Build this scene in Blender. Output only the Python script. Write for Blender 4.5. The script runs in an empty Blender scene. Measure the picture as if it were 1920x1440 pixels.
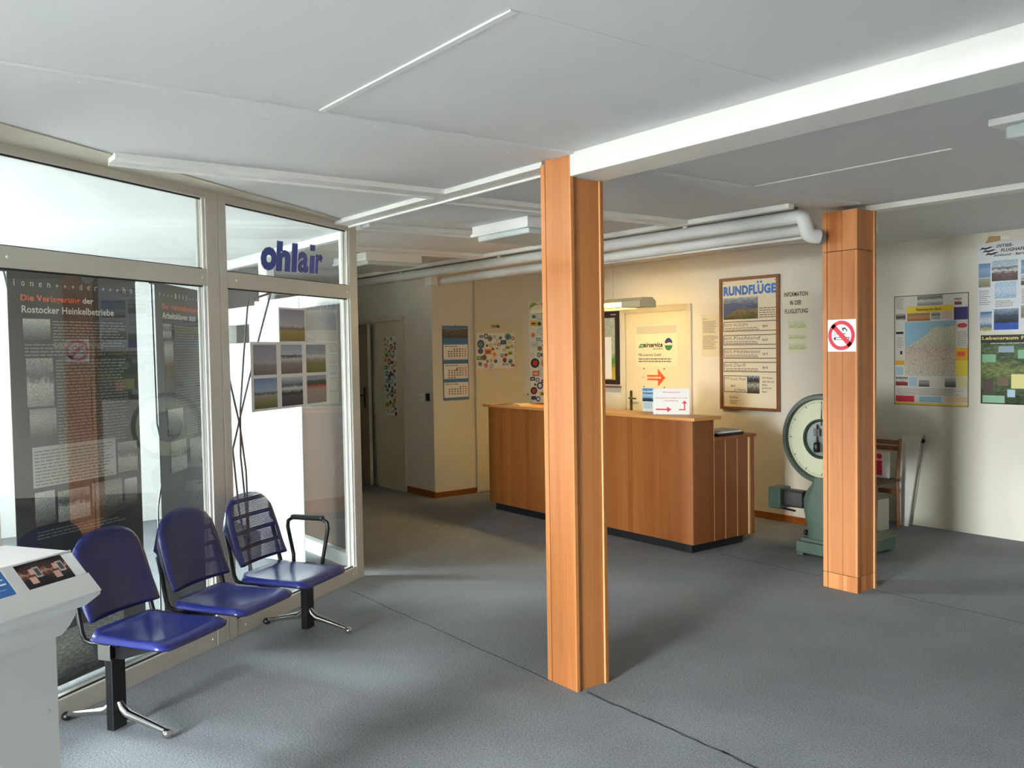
import bpy, bmesh, math, random
from mathutils import Vector, Matrix
random.seed(7)
S = bpy.context.scene
COL = S.collection

# ------------------------------------------------------------------ camera
CAM_H = 1.6
def cam_axes(yaw, pitch, roll):
    cy, sy = math.cos(yaw), math.sin(yaw)
    f = Vector((-sy*math.cos(pitch), cy*math.cos(pitch), math.sin(pitch)))
    r0 = Vector((cy, sy, 0)); u0 = r0.cross(f)
    r = math.cos(roll)*r0 + math.sin(roll)*u0
    u = -math.sin(roll)*r0 + math.cos(roll)*u0
    return r, u, f
_r, _u, _f = cam_axes(math.radians(53.05), math.radians(-2.216), math.radians(-.9457))
cd = bpy.data.cameras.new('camera'); cam = bpy.data.objects.new('camera', cd); COL.objects.link(cam)
cd.sensor_fit = 'HORIZONTAL'; cd.sensor_width = 36.0; cd.lens = 36.0*1668.4/1920.0
cd.clip_start = .05; cd.clip_end = 200
cam.matrix_world = Matrix(((_r.x, _u.x, -_f.x, 0), (_r.y, _u.y, -_f.y, 0), (_r.z, _u.z, -_f.z, CAM_H), (0, 0, 0, 1)))
S.camera = cam

# ------------------------------------------------------------------ sky, exposure
W = bpy.data.worlds.new('overcast_sky'); S.world = W; W.use_nodes = True
bg = W.node_tree.nodes['Background']
bg.inputs['Color'].default_value = (0.97, 0.98, 1.0, 1); bg.inputs['Strength'].default_value = 80.0
S.view_settings.view_transform = 'Standard'; S.view_settings.look = 'None'
S.view_settings.gamma = 1; S.view_settings.use_curve_mapping = False
S.view_settings.exposure = .93
cy = S.cycles
cy.use_denoising = True
cy.max_bounces = 12; cy.diffuse_bounces = 7; cy.glossy_bounces = 4; cy.transparent_max_bounces = 24
cy.sample_clamp_indirect = 8; cy.caustics_reflective = False; cy.caustics_refractive = False

def portal(name, loc, rot, sx, sy):
    l = bpy.data.lights.new(name, 'AREA'); l.shape = 'RECTANGLE'; l.size = sx; l.size_y = sy
    l.cycles.is_portal = True
    o = bpy.data.objects.new(name, l); o.location = loc; o.rotation_euler = rot; COL.objects.link(o)
H90 = math.pi/2
FRONT_WINDOWS = [(-2.1, -.7)]
FY = -3.5
for i, (a, b) in enumerate(FRONT_WINDOWS):
    portal('daylight_portal', ((a+b)/2, FY-.2, 1.3), (H90, 0, 0), b-a, 2.1)
portal('daylight_portal', (-9.25, -1.9, 1.22), (0, -H90, 0), 2.25, 2.8)

# ------------------------------------------------------------------ materials
def lin(h):
    h = h.lstrip('#'); out = []
    for i in (0, 2, 4):
        c = int(h[i:i+2], 16)/255
        out.append(c/12.92 if c <= .04045 else ((c+.055)/1.055)**2.4)
    return tuple(out)+(1,)
MATS = {}
def mat(name, color, rough=.6, metal=0, coat=0, bump=0, bscale=80, var=0, vscale=3, emit=None, estr=0, spec=.5, coords='Object'):
    if name in MATS: return MATS[name]
    m = bpy.data.materials.new(name); m.use_nodes = True; nt = m.node_tree; p = nt.nodes['Principled BSDF']
    col = lin(color) if isinstance(color, str) else tuple(color)+(1,)
    p.inputs['Base Color'].default_value = col; p.inputs['Roughness'].default_value = rough
    p.inputs['Metallic'].default_value = metal; p.inputs['Coat Weight'].default_value = coat
    p.inputs['Coat Roughness'].default_value = .12; p.inputs['Specular IOR Level'].default_value = spec
    tc = nt.nodes.new('ShaderNodeTexCoord')
    if var:
        n = nt.nodes.new('ShaderNodeTexNoise'); n.inputs['Scale'].default_value = vscale; n.inputs['Detail'].default_value = 4
        nt.links.new(tc.outputs[coords], n.inputs['Vector'])
        r = nt.nodes.new('ShaderNodeMapRange'); r.inputs['From Min'].default_value = .3; r.inputs['From Max'].default_value = .7
        r.inputs['To Min'].default_value = 1-var; r.inputs['To Max'].default_value = 1+var
        nt.links.new(n.outputs['Fac'], r.inputs['Value'])
        mx = nt.nodes.new('ShaderNodeVectorMath'); mx.operation = 'SCALE'; mx.inputs[0].default_value = col[:3]
        nt.links.new(r.outputs['Result'], mx.inputs['Scale']); nt.links.new(mx.outputs[0], p.inputs['Base Color'])
    if bump:
        n2 = nt.nodes.new('ShaderNodeTexNoise'); n2.inputs['Scale'].default_value = bscale; n2.inputs['Detail'].default_value = 3
        nt.links.new(tc.outputs['Object'], n2.inputs['Vector'])
        b = nt.nodes.new('ShaderNodeBump'); b.inputs['Strength'].default_value = bump; b.inputs['Distance'].default_value = .01
        nt.links.new(n2.outputs['Fac'], b.inputs['Height']); nt.links.new(b.outputs['Normal'], p.inputs['Normal'])
    if emit:
        p.inputs['Emission Color'].default_value = tuple(emit)+(1,); p.inputs['Emission Strength'].default_value = estr
    MATS[name] = m; return m

def wood(name, dark, light, axis=2, stripe=.09, stripe_amt=.5, rough=.42, along=0):
    """striped beech laminate: grain runs along AXIS, lamellae STRIPE wide across the other directions"""
    if name in MATS: return MATS[name]
    m = bpy.data.materials.new(name); m.use_nodes = True; nt = m.node_tree; L = nt.links; p = nt.nodes['Principled BSDF']
    tc = nt.nodes.new('ShaderNodeTexCoord')
    mp = nt.nodes.new('ShaderNodeMapping'); sc = [26, 26, 26]; sc[axis] = .9; mp.inputs['Scale'].default_value = sc
    L.new(tc.outputs['Object'], mp.inputs['Vector'])
    n = nt.nodes.new('ShaderNodeTexNoise'); n.inputs['Scale'].default_value = 2.2; n.inputs['Detail'].default_value = 6; n.inputs['Distortion'].default_value = .6
    L.new(mp.outputs[0], n.inputs['Vector'])
    sx = nt.nodes.new('ShaderNodeSeparateXYZ'); L.new(tc.outputs['Object'], sx.inputs[0])
    ad = nt.nodes.new('ShaderNodeMath'); ad.operation = 'ADD'
    others = [i for i in (0, 1, 2) if i != axis]
    L.new(sx.outputs[others[0]], ad.inputs[0]); L.new(sx.outputs[others[1]], ad.inputs[1])
    dv = nt.nodes.new('ShaderNodeMath'); dv.operation = 'DIVIDE'; dv.inputs[1].default_value = stripe; L.new(ad.outputs[0], dv.inputs[0])
    fl = nt.nodes.new('ShaderNodeMath'); fl.operation = 'FLOOR'; L.new(dv.outputs[0], fl.inputs[0])
    oi = nt.nodes.new('ShaderNodeObjectInfo')
    a2 = nt.nodes.new('ShaderNodeMath'); a2.operation = 'MULTIPLY_ADD'; a2.inputs[1].default_value = 37.0
    L.new(oi.outputs['Random'], a2.inputs[0]); L.new(fl.outputs[0], a2.inputs[2])
    wn = nt.nodes.new('ShaderNodeTexWhiteNoise'); wn.noise_dimensions = '1D'; L.new(a2.outputs[0], wn.inputs['W'])
    ma = nt.nodes.new('ShaderNodeMath'); ma.operation = 'MULTIPLY_ADD'; ma.inputs[1].default_value = stripe_amt
    L.new(wn.outputs['Value'], ma.inputs[0])
    mb = nt.nodes.new('ShaderNodeMath'); mb.operation = 'MULTIPLY'; mb.inputs[1].default_value = 1-stripe_amt
    L.new(n.outputs['Fac'], mb.inputs[0]); L.new(mb.outputs[0], ma.inputs[2])
    cr = nt.nodes.new('ShaderNodeValToRGB'); cr.color_ramp.elements[0].color = lin(dark); cr.color_ramp.elements[1].color = lin(light)
    cr.color_ramp.elements[0].position = .2; cr.color_ramp.elements[1].position = .8
    L.new(ma.outputs[0], cr.inputs[0]); L.new(cr.outputs[0], p.inputs['Base Color'])
    p.inputs['Roughness'].default_value = rough; p.inputs['Specular IOR Level'].default_value = .35
    MATS[name] = m; return m

def photo(name, cols, scale=5, amt=.35, blotch=None):
    """a printed picture: bands of colour from bottom to top, broken up by noise"""
    if name in MATS: return MATS[name]
    m = bpy.data.materials.new(name); m.use_nodes = True; nt = m.node_tree; L = nt.links; p = nt.nodes['Principled BSDF']
    tc = nt.nodes.new('ShaderNodeTexCoord'); sx = nt.nodes.new('ShaderNodeSeparateXYZ'); L.new(tc.outputs['Generated'], sx.inputs[0])
    n = nt.nodes.new('ShaderNodeTexNoise'); n.inputs['Scale'].default_value = scale; n.inputs['Detail'].default_value = 6
    L.new(tc.outputs['Generated'], n.inputs['Vector'])
    sb = nt.nodes.new('ShaderNodeMath'); sb.operation = 'SUBTRACT'; sb.inputs[1].default_value = .5; L.new(n.outputs['Fac'], sb.inputs[0])
    ma = nt.nodes.new('ShaderNodeMath'); ma.operation = 'MULTIPLY_ADD'; ma.inputs[1].default_value = amt*.7
    L.new(sb.outputs[0], ma.inputs[0]); L.new(sx.outputs[2], ma.inputs[2])
    cr = nt.nodes.new('ShaderNodeValToRGB'); e = cr.color_ramp.elements
    while len(e) < len(cols): e.new(.5)
    for i, (pos, c) in enumerate(cols): e[i].position = pos; e[i].color = lin(c)
    L.new(ma.outputs[0], cr.inputs[0])
    mp = nt.nodes.new('ShaderNodeMapping'); mp.inputs['Scale'].default_value = (1, 0, 1.8); L.new(tc.outputs['Generated'], mp.inputs['Vector']); L.new(mp.outputs[0], n.inputs['Vector'])
    n2 = nt.nodes.new('ShaderNodeTexNoise'); n2.inputs['Scale'].default_value = scale*3; n2.inputs['Detail'].default_value = 5; L.new(mp.outputs[0], n2.inputs['Vector'])
    m2 = nt.nodes.new('ShaderNodeMapRange'); m2.inputs['From Min'].default_value = .3; m2.inputs['From Max'].default_value = .7; m2.inputs['To Min'].default_value = 1-min(.6, amt*.8); m2.inputs['To Max'].default_value = 1+min(.6, amt*.8)
    L.new(n2.outputs['Fac'], m2.inputs['Value']); vm = nt.nodes.new('ShaderNodeVectorMath'); vm.operation = 'SCALE'; L.new(cr.outputs[0], vm.inputs[0]); L.new(m2.outputs[0], vm.inputs['Scale']); L.new(vm.outputs[0], p.inputs['Base Color'])
    p.inputs['Roughness'].default_value = .5; p.inputs['Specular IOR Level'].default_value = .25
    MATS[name] = m; return m

def glass_mat(name, tint=(.96, .985, .98), ior=1.65):
    m = bpy.data.materials.new(name); m.use_nodes = True; nt = m.node_tree; L = nt.links
    for nd in list(nt.nodes):
        if nd.type != 'OUTPUT_MATERIAL': nt.nodes.remove(nd)
    out = [x for x in nt.nodes if x.type == 'OUTPUT_MATERIAL'][0]
    t = nt.nodes.new('ShaderNodeBsdfTransparent'); t.inputs[0].default_value = tint+(1,)
    g = nt.nodes.new('ShaderNodeBsdfGlossy'); g.inputs['Roughness'].default_value = .0; g.inputs[0].default_value = (1, 1, 1, 1)
    f = nt.nodes.new('ShaderNodeFresnel'); f.inputs['IOR'].default_value = ior
    ge = nt.nodes.new('ShaderNodeNewGeometry'); iv = nt.nodes.new('ShaderNodeMath'); iv.operation = 'SUBTRACT'; iv.inputs[0].default_value = 1
    L.new(ge.outputs['Backfacing'], iv.inputs[1]); mu = nt.nodes.new('ShaderNodeMath'); mu.operation = 'MULTIPLY'
    L.new(f.outputs[0], mu.inputs[0]); L.new(iv.outputs[0], mu.inputs[1])      # outer surfaces reflect
    x = nt.nodes.new('ShaderNodeMixShader'); L.new(mu.outputs[0], x.inputs[0]); L.new(t.outputs[0], x.inputs[1]); L.new(g.outputs[0], x.inputs[2])
    L.new(x.outputs[0], out.inputs[0]); MATS[name] = m; return m

WALL = mat('wall_paint', '#e2ddcf', .85, bump=.12, bscale=45, var=.03, vscale=2)
CEIL = mat('ceiling_paint', '#dfdfdf', .8, bump=.05, bscale=30, var=.015, vscale=1.2)
TRIMW = mat('white_gloss_paint', '#efeeea', .45, var=.02)
FILLER = mat('beige_filler_board', '#c9c0ae', .8, var=.05, vscale=5)
PVC = mat('grey_white_pvc', '#d3cec3', .4, var=.015)
PVCW = mat('white_pvc', '#f2f3f3', .35)
GASKET = mat('black_rubber', '#141414', .6)
GLASS = glass_mat('clear_glass', (.96, .985, .98), 1.5); GLASSL = glass_mat('lobby_glass', (.96, .985, .98), 1.28); GLASSP = glass_mat('partition_double_glazing', (.95, .98, .975), 2.0)
WOODC = wood('beech_laminate', '#9b5c2c', '#bd7c46', 2, .06, .55, .5)
WOODF = wood('beech_counter_front', '#82491f', '#99602f', 2, .06, .45)
WOODS = wood('beech_counter_side', '#7a4522', '#8d5329', 2, .3, .3)
WOODT = wood('beech_worktop', '#b57a3f', '#cf9455', 0, .12, .3)
WOODE = mat('raw_and_lit_wood_edge', '#e0b07a', .6)  # pale board edges on the counter, painted light on the columns
BASEB = wood('brown_baseboard', '#7d4414', '#9a5a22', 0, .5, .2)
FRAMEW = mat('brown_frame_wood', '#7c4f27', .5, var=.12, vscale=12)
CHAIRW = mat('chair_wood', '#8a5c36', .5, var=.12, vscale=15)
BLACKM = mat('black_metal', '#0d0d10', .35, spec=.4)
CHROME = mat('polished_aluminium', '#c9c9c6', .16, metal=1)
BLACKP = mat('black_plastic', '#101010', .4)
WHITEP = mat('white_paper', '#efeeea', .7)
CREAMP = mat('cream_paper', '#e6dcc0', .7)
STANDW = mat('display_stand_white', '#e4e4e1', .4)
GREEN = mat('scale_green_paint', '#52695a', .42, var=.08, vscale=6, bump=.05, bscale=60)
GREEND = mat('scale_dark_green', '#46574d', .4, var=.06, vscale=6)
CREAM = mat('dial_cream', '#d9dcb8', .4)
PIPE = mat('pipe_lagging_white', '#e8e8e6', .6, var=.03, vscale=8, bump=.1, bscale=14)
GREYM = mat('grey_conduit', '#6d6a64', .5)
INK = mat('black_ink', '#1b1b1b', .7); INKG = mat('grey_ink', '#6f6b60', .7); RED = mat('red_print', '#c9253a', .6)
ORANGE = mat('orange_red_print', '#d9552f', .6); BLUE = mat('blue_print', '#2d68b4', .6); NAVY = mat('navy_print', '#332f6b', .6)
YEL = mat('yellow_print', '#e2c22e', .6); GREENP = mat('green_print', '#2e7a4b', .6); SKYB = mat('skyblue_print', '#8fb6cc', .6)

# ------------------------------------------------------------------ mesh helpers
class MB:
    def __init__(s): s.v = []; s.f = []
    def add(s, vs, fs):
        o = len(s.v); s.v += [tuple(x) for x in vs]; s.f += [tuple(i+o for i in f) for f in fs]; return s
    def box(s, a, b):
        x0, x1 = sorted((a[0], b[0])); y0, y1 = sorted((a[1], b[1])); z0, z1 = sorted((a[2], b[2]))
        return s.add([(x0,y0,z0),(x1,y0,z0),(x1,y1,z0),(x0,y1,z0),(x0,y0,z1),(x1,y0,z1),(x1,y1,z1),(x0,y1,z1)],
                     [(0,3,2,1),(4,5,6,7),(0,1,5,4),(1,2,6,5),(2,3,7,6),(3,0,4,7)])
    def prism(s, pts, ax, lo, hi):
        """polygon pts in the plane normal to axis ax, extruded from lo to hi"""
        def P(p, t):
            q = list(p); q.insert(ax, t); return tuple(q)
        n = len(pts); vs = [P(p, lo) for p in pts]+[P(p, hi) for p in pts]
        return s.add(vs, [tuple(range(n))[::-1], tuple(range(n, 2*n))]+[(i, (i+1) % n, n+(i+1) % n, n+i) for i in range(n)])
    def tube(s, path, r, n=10, caps=True):
        path = [Vector(p) for p in path]; rs = r if isinstance(r, (list, tuple)) else [r]*len(path)
        t0 = (path[1]-path[0]).normalized(); up = Vector((0, 0, 1)) if abs(t0.z) < .9 else Vector((1, 0, 0))
        a = t0.cross(up).normalized(); vs = []; k = len(path)
        for i, p in enumerate(path):
            t = ((path[min(i+1, k-1)]-p).normalized()+(p-path[max(i-1, 0)]).normalized())
            t = t.normalized() if t.length > 1e-6 else t0
            a = (a-t*a.dot(t)).normalized(); b = t.cross(a)
            for j in range(n):
                an = 2*math.pi*j/n; vs.append(p+rs[i]*(math.cos(an)*a+math.sin(an)*b))
        fs = [(i*n+j, i*n+(j+1) % n, (i+1)*n+(j+1) % n, (i+1)*n+j) for i in range(k-1) for j in range(n)]
        if caps: fs += [tuple(range(n))[::-1], tuple((k-1)*n+j for j in range(n))]
        return s.add(vs, fs)
    def lathe(s, prof, n=32, axis='z', c=(0, 0, 0)):
        """prof: (radius, height) pairs"""
        vs = []
        for r, h in prof:
            for j in range(n):
                a = 2*math.pi*j/n; x, y = r*math.cos(a), r*math.sin(a)
                q = (x, y, h) if axis == 'z' else ((x, h, y) if axis == 'y' else (h, x, y))
                vs.append((q[0]+c[0], q[1]+c[1], q[2]+c[2]))
        k = len(prof); fs = [(i*n+j, i*n+(j+1) % n, (i+1)*n+(j+1) % n, (i+1)*n+j) for i in range(k-1) for j in range(n)]
        fs += [tuple(range(n))[::-1], tuple((k-1)*n+j for j in range(n))]
        return s.add(vs, fs)
    def sphere(s, c, r, n=14, m=8, sc=(1, 1, 1)):
        prof = [(max(1e-4, r*math.sin(math.pi*i/m)), -r*math.cos(math.pi*i/m)) for i in range(m+1)]
        o = len(s.v); s.lathe(prof, n)
        for i in range(o, len(s.v)):
            v = s.v[i]; s.v[i] = (v[0]*sc[0]+c[0], v[1]*sc[1]+c[1], v[2]*sc[2]+c[2])
        return s
    def mesh(s, name, smooth=None, bevel=0, segs=2):
        me = bpy.data.meshes.new(name); me.from_pydata(s.v, [], s.f); me.update()
        bm = bmesh.new(); bm.from_mesh(me)
        bmesh.ops.recalc_face_normals(bm, faces=bm.faces)
        if bevel:
            ed = [e for e in bm.edges if len(e.link_faces) == 2 and e.calc_face_angle(0) > math.radians(30)]
            bmesh.ops.bevel(bm, geom=ed, offset=bevel, segments=segs, profile=.5, affect='EDGES', clamp_overlap=True)
        bm.to_mesh(me); bm.free()
        if smooth is not None:
            me.polygons.foreach_set('use_smooth', [True]*len(me.polygons)); me.set_sharp_from_angle(angle=math.radians(smooth))
        return me
    def build(s, name, m, parent=None, smooth=None, bevel=0, segs=2):
        return link(name, s.mesh(name, smooth, bevel, segs), m, parent)
def link(name, me, m, parent=None):
    if m and not me.materials: me.materials.append(m)
    o = bpy.data.objects.new(name, me); COL.objects.link(o)
    if parent is not None: o.parent = parent
    return o
def box(name, a, b, m, parent=None, bevel=0): return MB().box(a, b).build(name, m, parent, bevel=bevel)
def tag(o, label=None, cat=None, group=None, kind=None):
    for k, v in (('label', label), ('category', cat), ('group', group), ('kind', kind)):
        if v: o[k] = v
    return o
def empty(name, loc=(0, 0, 0), rz=0, label=None, cat=None, group=None, kind=None):
    o = bpy.data.objects.new(name, None); o.empty_display_size = .1; COL.objects.link(o)
    o.location = loc; o.rotation_euler = (0, 0, rz); return tag(o, label, cat, group, kind)
def struct(name, a, b, m, label=None, bevel=0):
    return tag(box(name, a, b, m, bevel=bevel), label, None, None, 'structure')
def copy_tree(o, parent=None):
    c = o.copy(); COL.objects.link(c); c.parent = parent
    for ch in list(o.children): copy_tree(ch, c)
    return c

# flat print: everything lies on a face whose local x runs right, z up and -y towards the viewer
LAY = .0007
def rect(name, u0, v0, u1, v1, m, parent, layer=1, thick=None):
    t = thick or LAY*.8
    return box(name, (u0, -layer*LAY, v0), (u1, -layer*LAY+t, v1), m, parent)
_tc = {}
def text_geo(s, bold=0.0, shear=0.0):
    k = (s, bold, shear)
    if k not in _tc:
        cu = bpy.data.curves.new('t', 'FONT'); cu.body = s; cu.size = 1; cu.offset = bold; cu.shear = shear; cu.resolution_u = 3
        cu.space_character = 1+bold*1.5
        o = bpy.data.objects.new('t', cu); COL.objects.link(o); bpy.context.view_layer.update()
        me = bpy.data.meshes.new_from_object(o.evaluated_get(bpy.context.evaluated_depsgraph_get()))
        bpy.data.objects.remove(o); bpy.data.curves.remove(cu)
        vs = [v.co.copy() for v in me.vertices]; fs = [tuple(p.vertices) for p in me.polygons]; bpy.data.meshes.remove(me)
        _tc[k] = (vs, fs)
    return _tc[k]
def text(name, s, u0, v0, u1, v1, m, parent, layer=3, bold=0.0, shear=0.0, y=None):
    """lettering fitted into the box u0..u1, v0..v1 (cap height)"""
    vs, fs = text_geo(s, bold, shear)
    x0 = min(v.x for v in vs); x1 = max(v.x for v in vs); y0 = min(v.y for v in vs); y1 = max(v.y for v in vs)
    yy = -layer*LAY if y is None else y
    me = bpy.data.meshes.new(name)
    me.from_pydata([(u0+(v.x-x0)/(x1-x0)*(u1-u0), yy, v0+(v.y-y0)/(y1-y0)*(v1-v0)) for v in vs], [], fs); me.update()
    return link(name, me, m, parent)
def lines(name, u0, v0, u1, v1, n, m, parent, layer=2, fill=.42, ragged=.25, seed=1, ww=(.02, .05)):
    """rows of small print: word-long bars"""
    rnd = random.Random(seed); b = MB(); h = (v1-v0)/n
    for i in range(n):
        z0 = v1-(i+1)*h; u = u0; end = u1-(u1-u0)*ragged*rnd.random()
        while u < end:
            w = rnd.uniform(*ww)*1.0; e = min(u+w, end)
            b.add([(u, -layer*LAY, z0), (e, -layer*LAY, z0), (e, -layer*LAY, z0+h*fill), (u, -layer*LAY, z0+h*fill)], [(0, 1, 2, 3)])
            u = e+ww[0]*.3
    o = link(name, b.mesh(name), m, parent); return o
def poly(name, pts, m, parent, layer=3):
    b = MB(); b.add([(p[0], -layer*LAY, p[1]) for p in pts], [tuple(range(len(pts)))]); return link(name, b.mesh(name), m, parent)
def disc(name, u, v, ru, rv, m, parent, layer=2, n=20, a0=0, a1=2*math.pi):
    pts = [(u+ru*math.cos(a0+(a1-a0)*i/n), v+rv*math.sin(a0+(a1-a0)*i/n)) for i in range(n if a1-a0 > 6.2 else n+1)]
    return poly(name, pts, m, parent, layer)
def ringp(name, u, v, ru, rv, w, m, parent, layer=3, n=32):
    b = MB(); vs = []
    for i in range(n):
        a = 2*math.pi*i/n; c, s_ = math.cos(a), math.sin(a)
        vs += [(u+ru*c, -layer*LAY, v+rv*s_), (u+(ru-w)*c, -layer*LAY, v+(rv-w)*s_)]
    b.add(vs, [(2*i, 2*((i+1) % n), 2*((i+1) % n)+1, 2*i+1) for i in range(n)]); return link(name, b.mesh(name), m, parent)

# ================================================================== THE ROOM
CZ = 2.49
XL, XR, YB, YB2, XLW, YLF = -12.0, 6.0, 6.78, 7.49, -8.2, 5.1
def carpet_mat():
    m = bpy.data.materials.new('grey_carpet'); m.use_nodes = True; nt = m.node_tree; L = nt.links; p = nt.nodes['Principled BSDF']
    tc = nt.nodes.new('ShaderNodeTexCoord')
    n = nt.nodes.new('ShaderNodeTexNoise'); n.inputs['Scale'].default_value = 120; n.inputs['Detail'].default_value = 6; n.inputs['Roughness'].default_value = .75; L.new(tc.outputs['Object'], n.inputs['Vector'])
    n2 = nt.nodes.new('ShaderNodeTexNoise'); n2.inputs['Scale'].default_value = 2.2; n2.inputs['Detail'].default_value = 5; L.new(tc.outputs['Object'], n2.inputs['Vector'])
    cr = nt.nodes.new('ShaderNodeValToRGB'); e = cr.color_ramp.elements; e[0].position = .32; e[1].position = .68
    e[0].color = lin('#565b60'); e[1].color = lin('#a0a5aa'); L.new(n.outputs['Fac'], cr.inputs[0])
    mr = nt.nodes.new('ShaderNodeMapRange'); mr.inputs['From Min'].default_value = .35; mr.inputs['From Max'].default_value = .65
    mr.inputs['To Min'].default_value = .93; mr.inputs['To Max'].default_value = 1.06; L.new(n2.outputs['Fac'], mr.inputs['Value'])
    mx = nt.nodes.new('ShaderNodeVectorMath'); mx.operation = 'SCALE'; L.new(cr.outputs[0], mx.inputs[0]); L.new(mr.outputs[0], mx.inputs['Scale'])
    L.new(mx.outputs[0], p.inputs['Base Color']); p.inputs['Roughness'].default_value = .95; p.inputs['Specular IOR Level'].default_value = .15
    b = nt.nodes.new('ShaderNodeBump'); b.inputs['Strength'].default_value = .5; b.inputs['Distance'].default_value = .004
    L.new(n.outputs['Fac'], b.inputs['Height']); L.new(b.outputs['Normal'], p.inputs['Normal']); return m
CARPET = carpet_mat()
def slab_l(name, z0, z1, m, label):     # L-shaped room outline: hall and corridor, without the outdoor porch
    return tag(MB().prism([(-9.1, FY-.15), (XR+.2, FY-.15), (XR+.2, 7.7), (XL-.2, 7.7), (XL-.2, 2.96), (-9.1, 2.96)], 2, z0, z1).build(name, m), label, kind='structure')
floor = slab_l('floor', -.1, 0, CARPET, 'grey-blue needle-felt carpet with visible joins')
SEAM = mat('carpet_seam_dark', '#3c4347', .95); FRAY = mat('carpet_frayed_thread', '#8d9396', .95)
def seam(pts, w, m):
    b = MB(); n = len(pts)
    for i in range(n-1):
        (x0, y0), (x1, y1) = pts[i], pts[i+1]
        b.add([(x0, y0-w, .0012), (x1, y1-w, .0012), (x1, y1+w, .0012), (x0, y0+w, .0012)], [(0, 1, 2, 3)])
    b.build('carpet_seam', m, floor)
rnd = random.Random(3)
seam([(-5.4+.1*i, 2.675+rnd.uniform(-.006, .006)) for i in range(22)], .0035, SEAM)
seam([(-3.07+.06*i, 2.715+rnd.uniform(-.006, .006)) for i in range(40)], .006, SEAM)
seam([(-2.85+.02*i, 2.728+rnd.uniform(-.01, .01)) for i in range(32)], .0035, FRAY)
seam([(-3.18+.1*i, 5.3+rnd.uniform(-.008, .008)) for i in range(30)], .004, SEAM)
seam([(-4.5+.1*i, 5.35+rnd.uniform(-.008, .008)) for i in range(11)], .004, SEAM)

ceiling = slab_l('ceiling', CZ, CZ+.1, CEIL, 'flat white-painted board ceiling')
struct('wall_back', (XLW-.1, YB, 0), (-4.5, YB+.1, CZ), WALL, 'cream-lit plaster wall behind the counter')
struct('wall_recess', (-4.6, YB+.1, 0), (-4.5, YB2+.1, CZ), WALL)
struct('wall_recess_back', (-4.5, YB2, 0), (XR+.1, YB2+.1, CZ), WALL, 'white wall with the map and posters')
struct('wall_left', (XLW-.1, YLF, 0), (XLW, YB, CZ), WALL, 'wall with the calendar')
struct('wall_corridor', (XL, YLF, 0), (XLW-.1, YLF+.1, CZ), WALL, 'wall with light switch and sticker door')
DIMBROWN = wood('corridor_dimness_brown', '#3a2517', '#4c3120', 2, .2, .4)  # brown that paints in the dimness beyond the lobby glass
struct('wall_corridor_end', (XL-.1, 3.0, 0), (XL, YLF+.1, CZ), WALL)
struct('wall_corridor_dimming', (XL, YLF-.012, 0), (-10.35, YLF, 2.2), DIMBROWN)  # added dark sheet standing in for the dim end of the corridor
struct('wall_corridor_front', (XL, 2.96, 0), (-9.05, 3.06, CZ), WALL)
struct('wall_right', (XR, FY, 0), (XR+.1, YB2+.1, CZ), WALL)
# front wall behind the camera with its windows
xs = [-9.05]+[v for p in FRONT_WINDOWS for v in p]+[XR]
for i in range(0, len(xs), 2):
    struct('wall_front', (xs[i], FY-.1, 0), (xs[i+1], FY, CZ), WALL)
for i, (a, b) in enumerate(FRONT_WINDOWS):
    struct('wall_front', (a, FY-.1, 0), (b, FY, .25), WALL); struct('wall_front', (a, FY-.1, 2.35), (b, FY, CZ), WALL)
    w = empty('window_%d' % (i+5), (0, 0, 0), kind='structure')
    for nm, p, q in (('stile', (a, .25), (a+.06, 2.35)), ('stile', (b-.06, .25), (b, 2.35)), ('rail', (a+.06, .25), (b-.06, .31)), ('rail', (a+.06, 2.29), (b-.06, 2.35))):
        box(nm, (p[0], FY-.08, p[1]), (q[0], FY-.02, q[1]), PVCW, w)
    box('pane', (a+.05, FY-.055, .3), (b-.05, FY-.045, 2.3), GLASS, w)
GRND = mat('pale_concrete', '#d6d3ca', .9, var=.06, vscale=1)
struct('ground_outside', (-60, -60, -.25), (60, 60, -.12), GRND)

# ceiling beam, battens and joints (all painted white)
struct('trim_1', (-3.09, 2.672, 2.382), (XR, 2.885, CZ), TRIMW, 'deep white-painted ceiling beam beside the front column', bevel=.004)
struct('trim_2', (-3.215, FY, 2.478), (-3.06, 2.672, CZ), CEIL, 'flat ceiling board strip', bevel=.002)
struct('trim_3', (-3.345, 2.885, 2.476), (-3.17, 5.14, CZ), CEIL, bevel=.002)
def batten(i, ax, a0, a1, c0, c1, z=2.462, lip=True):
    b = MB()
    if ax == 'x':
        b.box((a0, c0, z), (a1, c1, CZ)); lipb = ((a0, c1, z-.011), (a1, c1+.014, CZ))
    else:
        b.box((c0, a0, z), (c1, a1, CZ)); lipb = ((c0-.014, a0, z-.011), (c0, a1, CZ))
    o = tag(b.build('trim_%d' % i, TRIMW, bevel=.002), kind='structure')
    if lip: box('trim_lip', *lipb, TRIMW, o)
batten(4, 'x', -5.56, -3.315, 2.69, 2.80)
batten(5, 'y', .985, 2.69, -4.275, -4.165)
batten(6, 'y', 2.82, 4.78, -4.37, -4.27)
batten(7, 'y', 2.93, 4.78, -5.60, -5.50)
batten(8, 'y', 3.1, 4.78, -6.85, -6.76)
batten(9, 'x', -9.6, -3.44, 4.785, 4.84, z=2.458, lip=False)
batten(10, 'x', -3.25, XR, 5.33, 5.45, z=2.455, lip=False)
struct('trim_11', (-3.05, 1.43, 2.484), (-1.88, 1.452, CZ), TRIMW)
struct('trim_12', (-3.17, 4.10, 2.485), (-2.07, 4.118, CZ), TRIMW)
struct('trim_13', (-1.93, 1.43, 2.4892), (-1.88, 2.672, CZ), CEIL)
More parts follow.
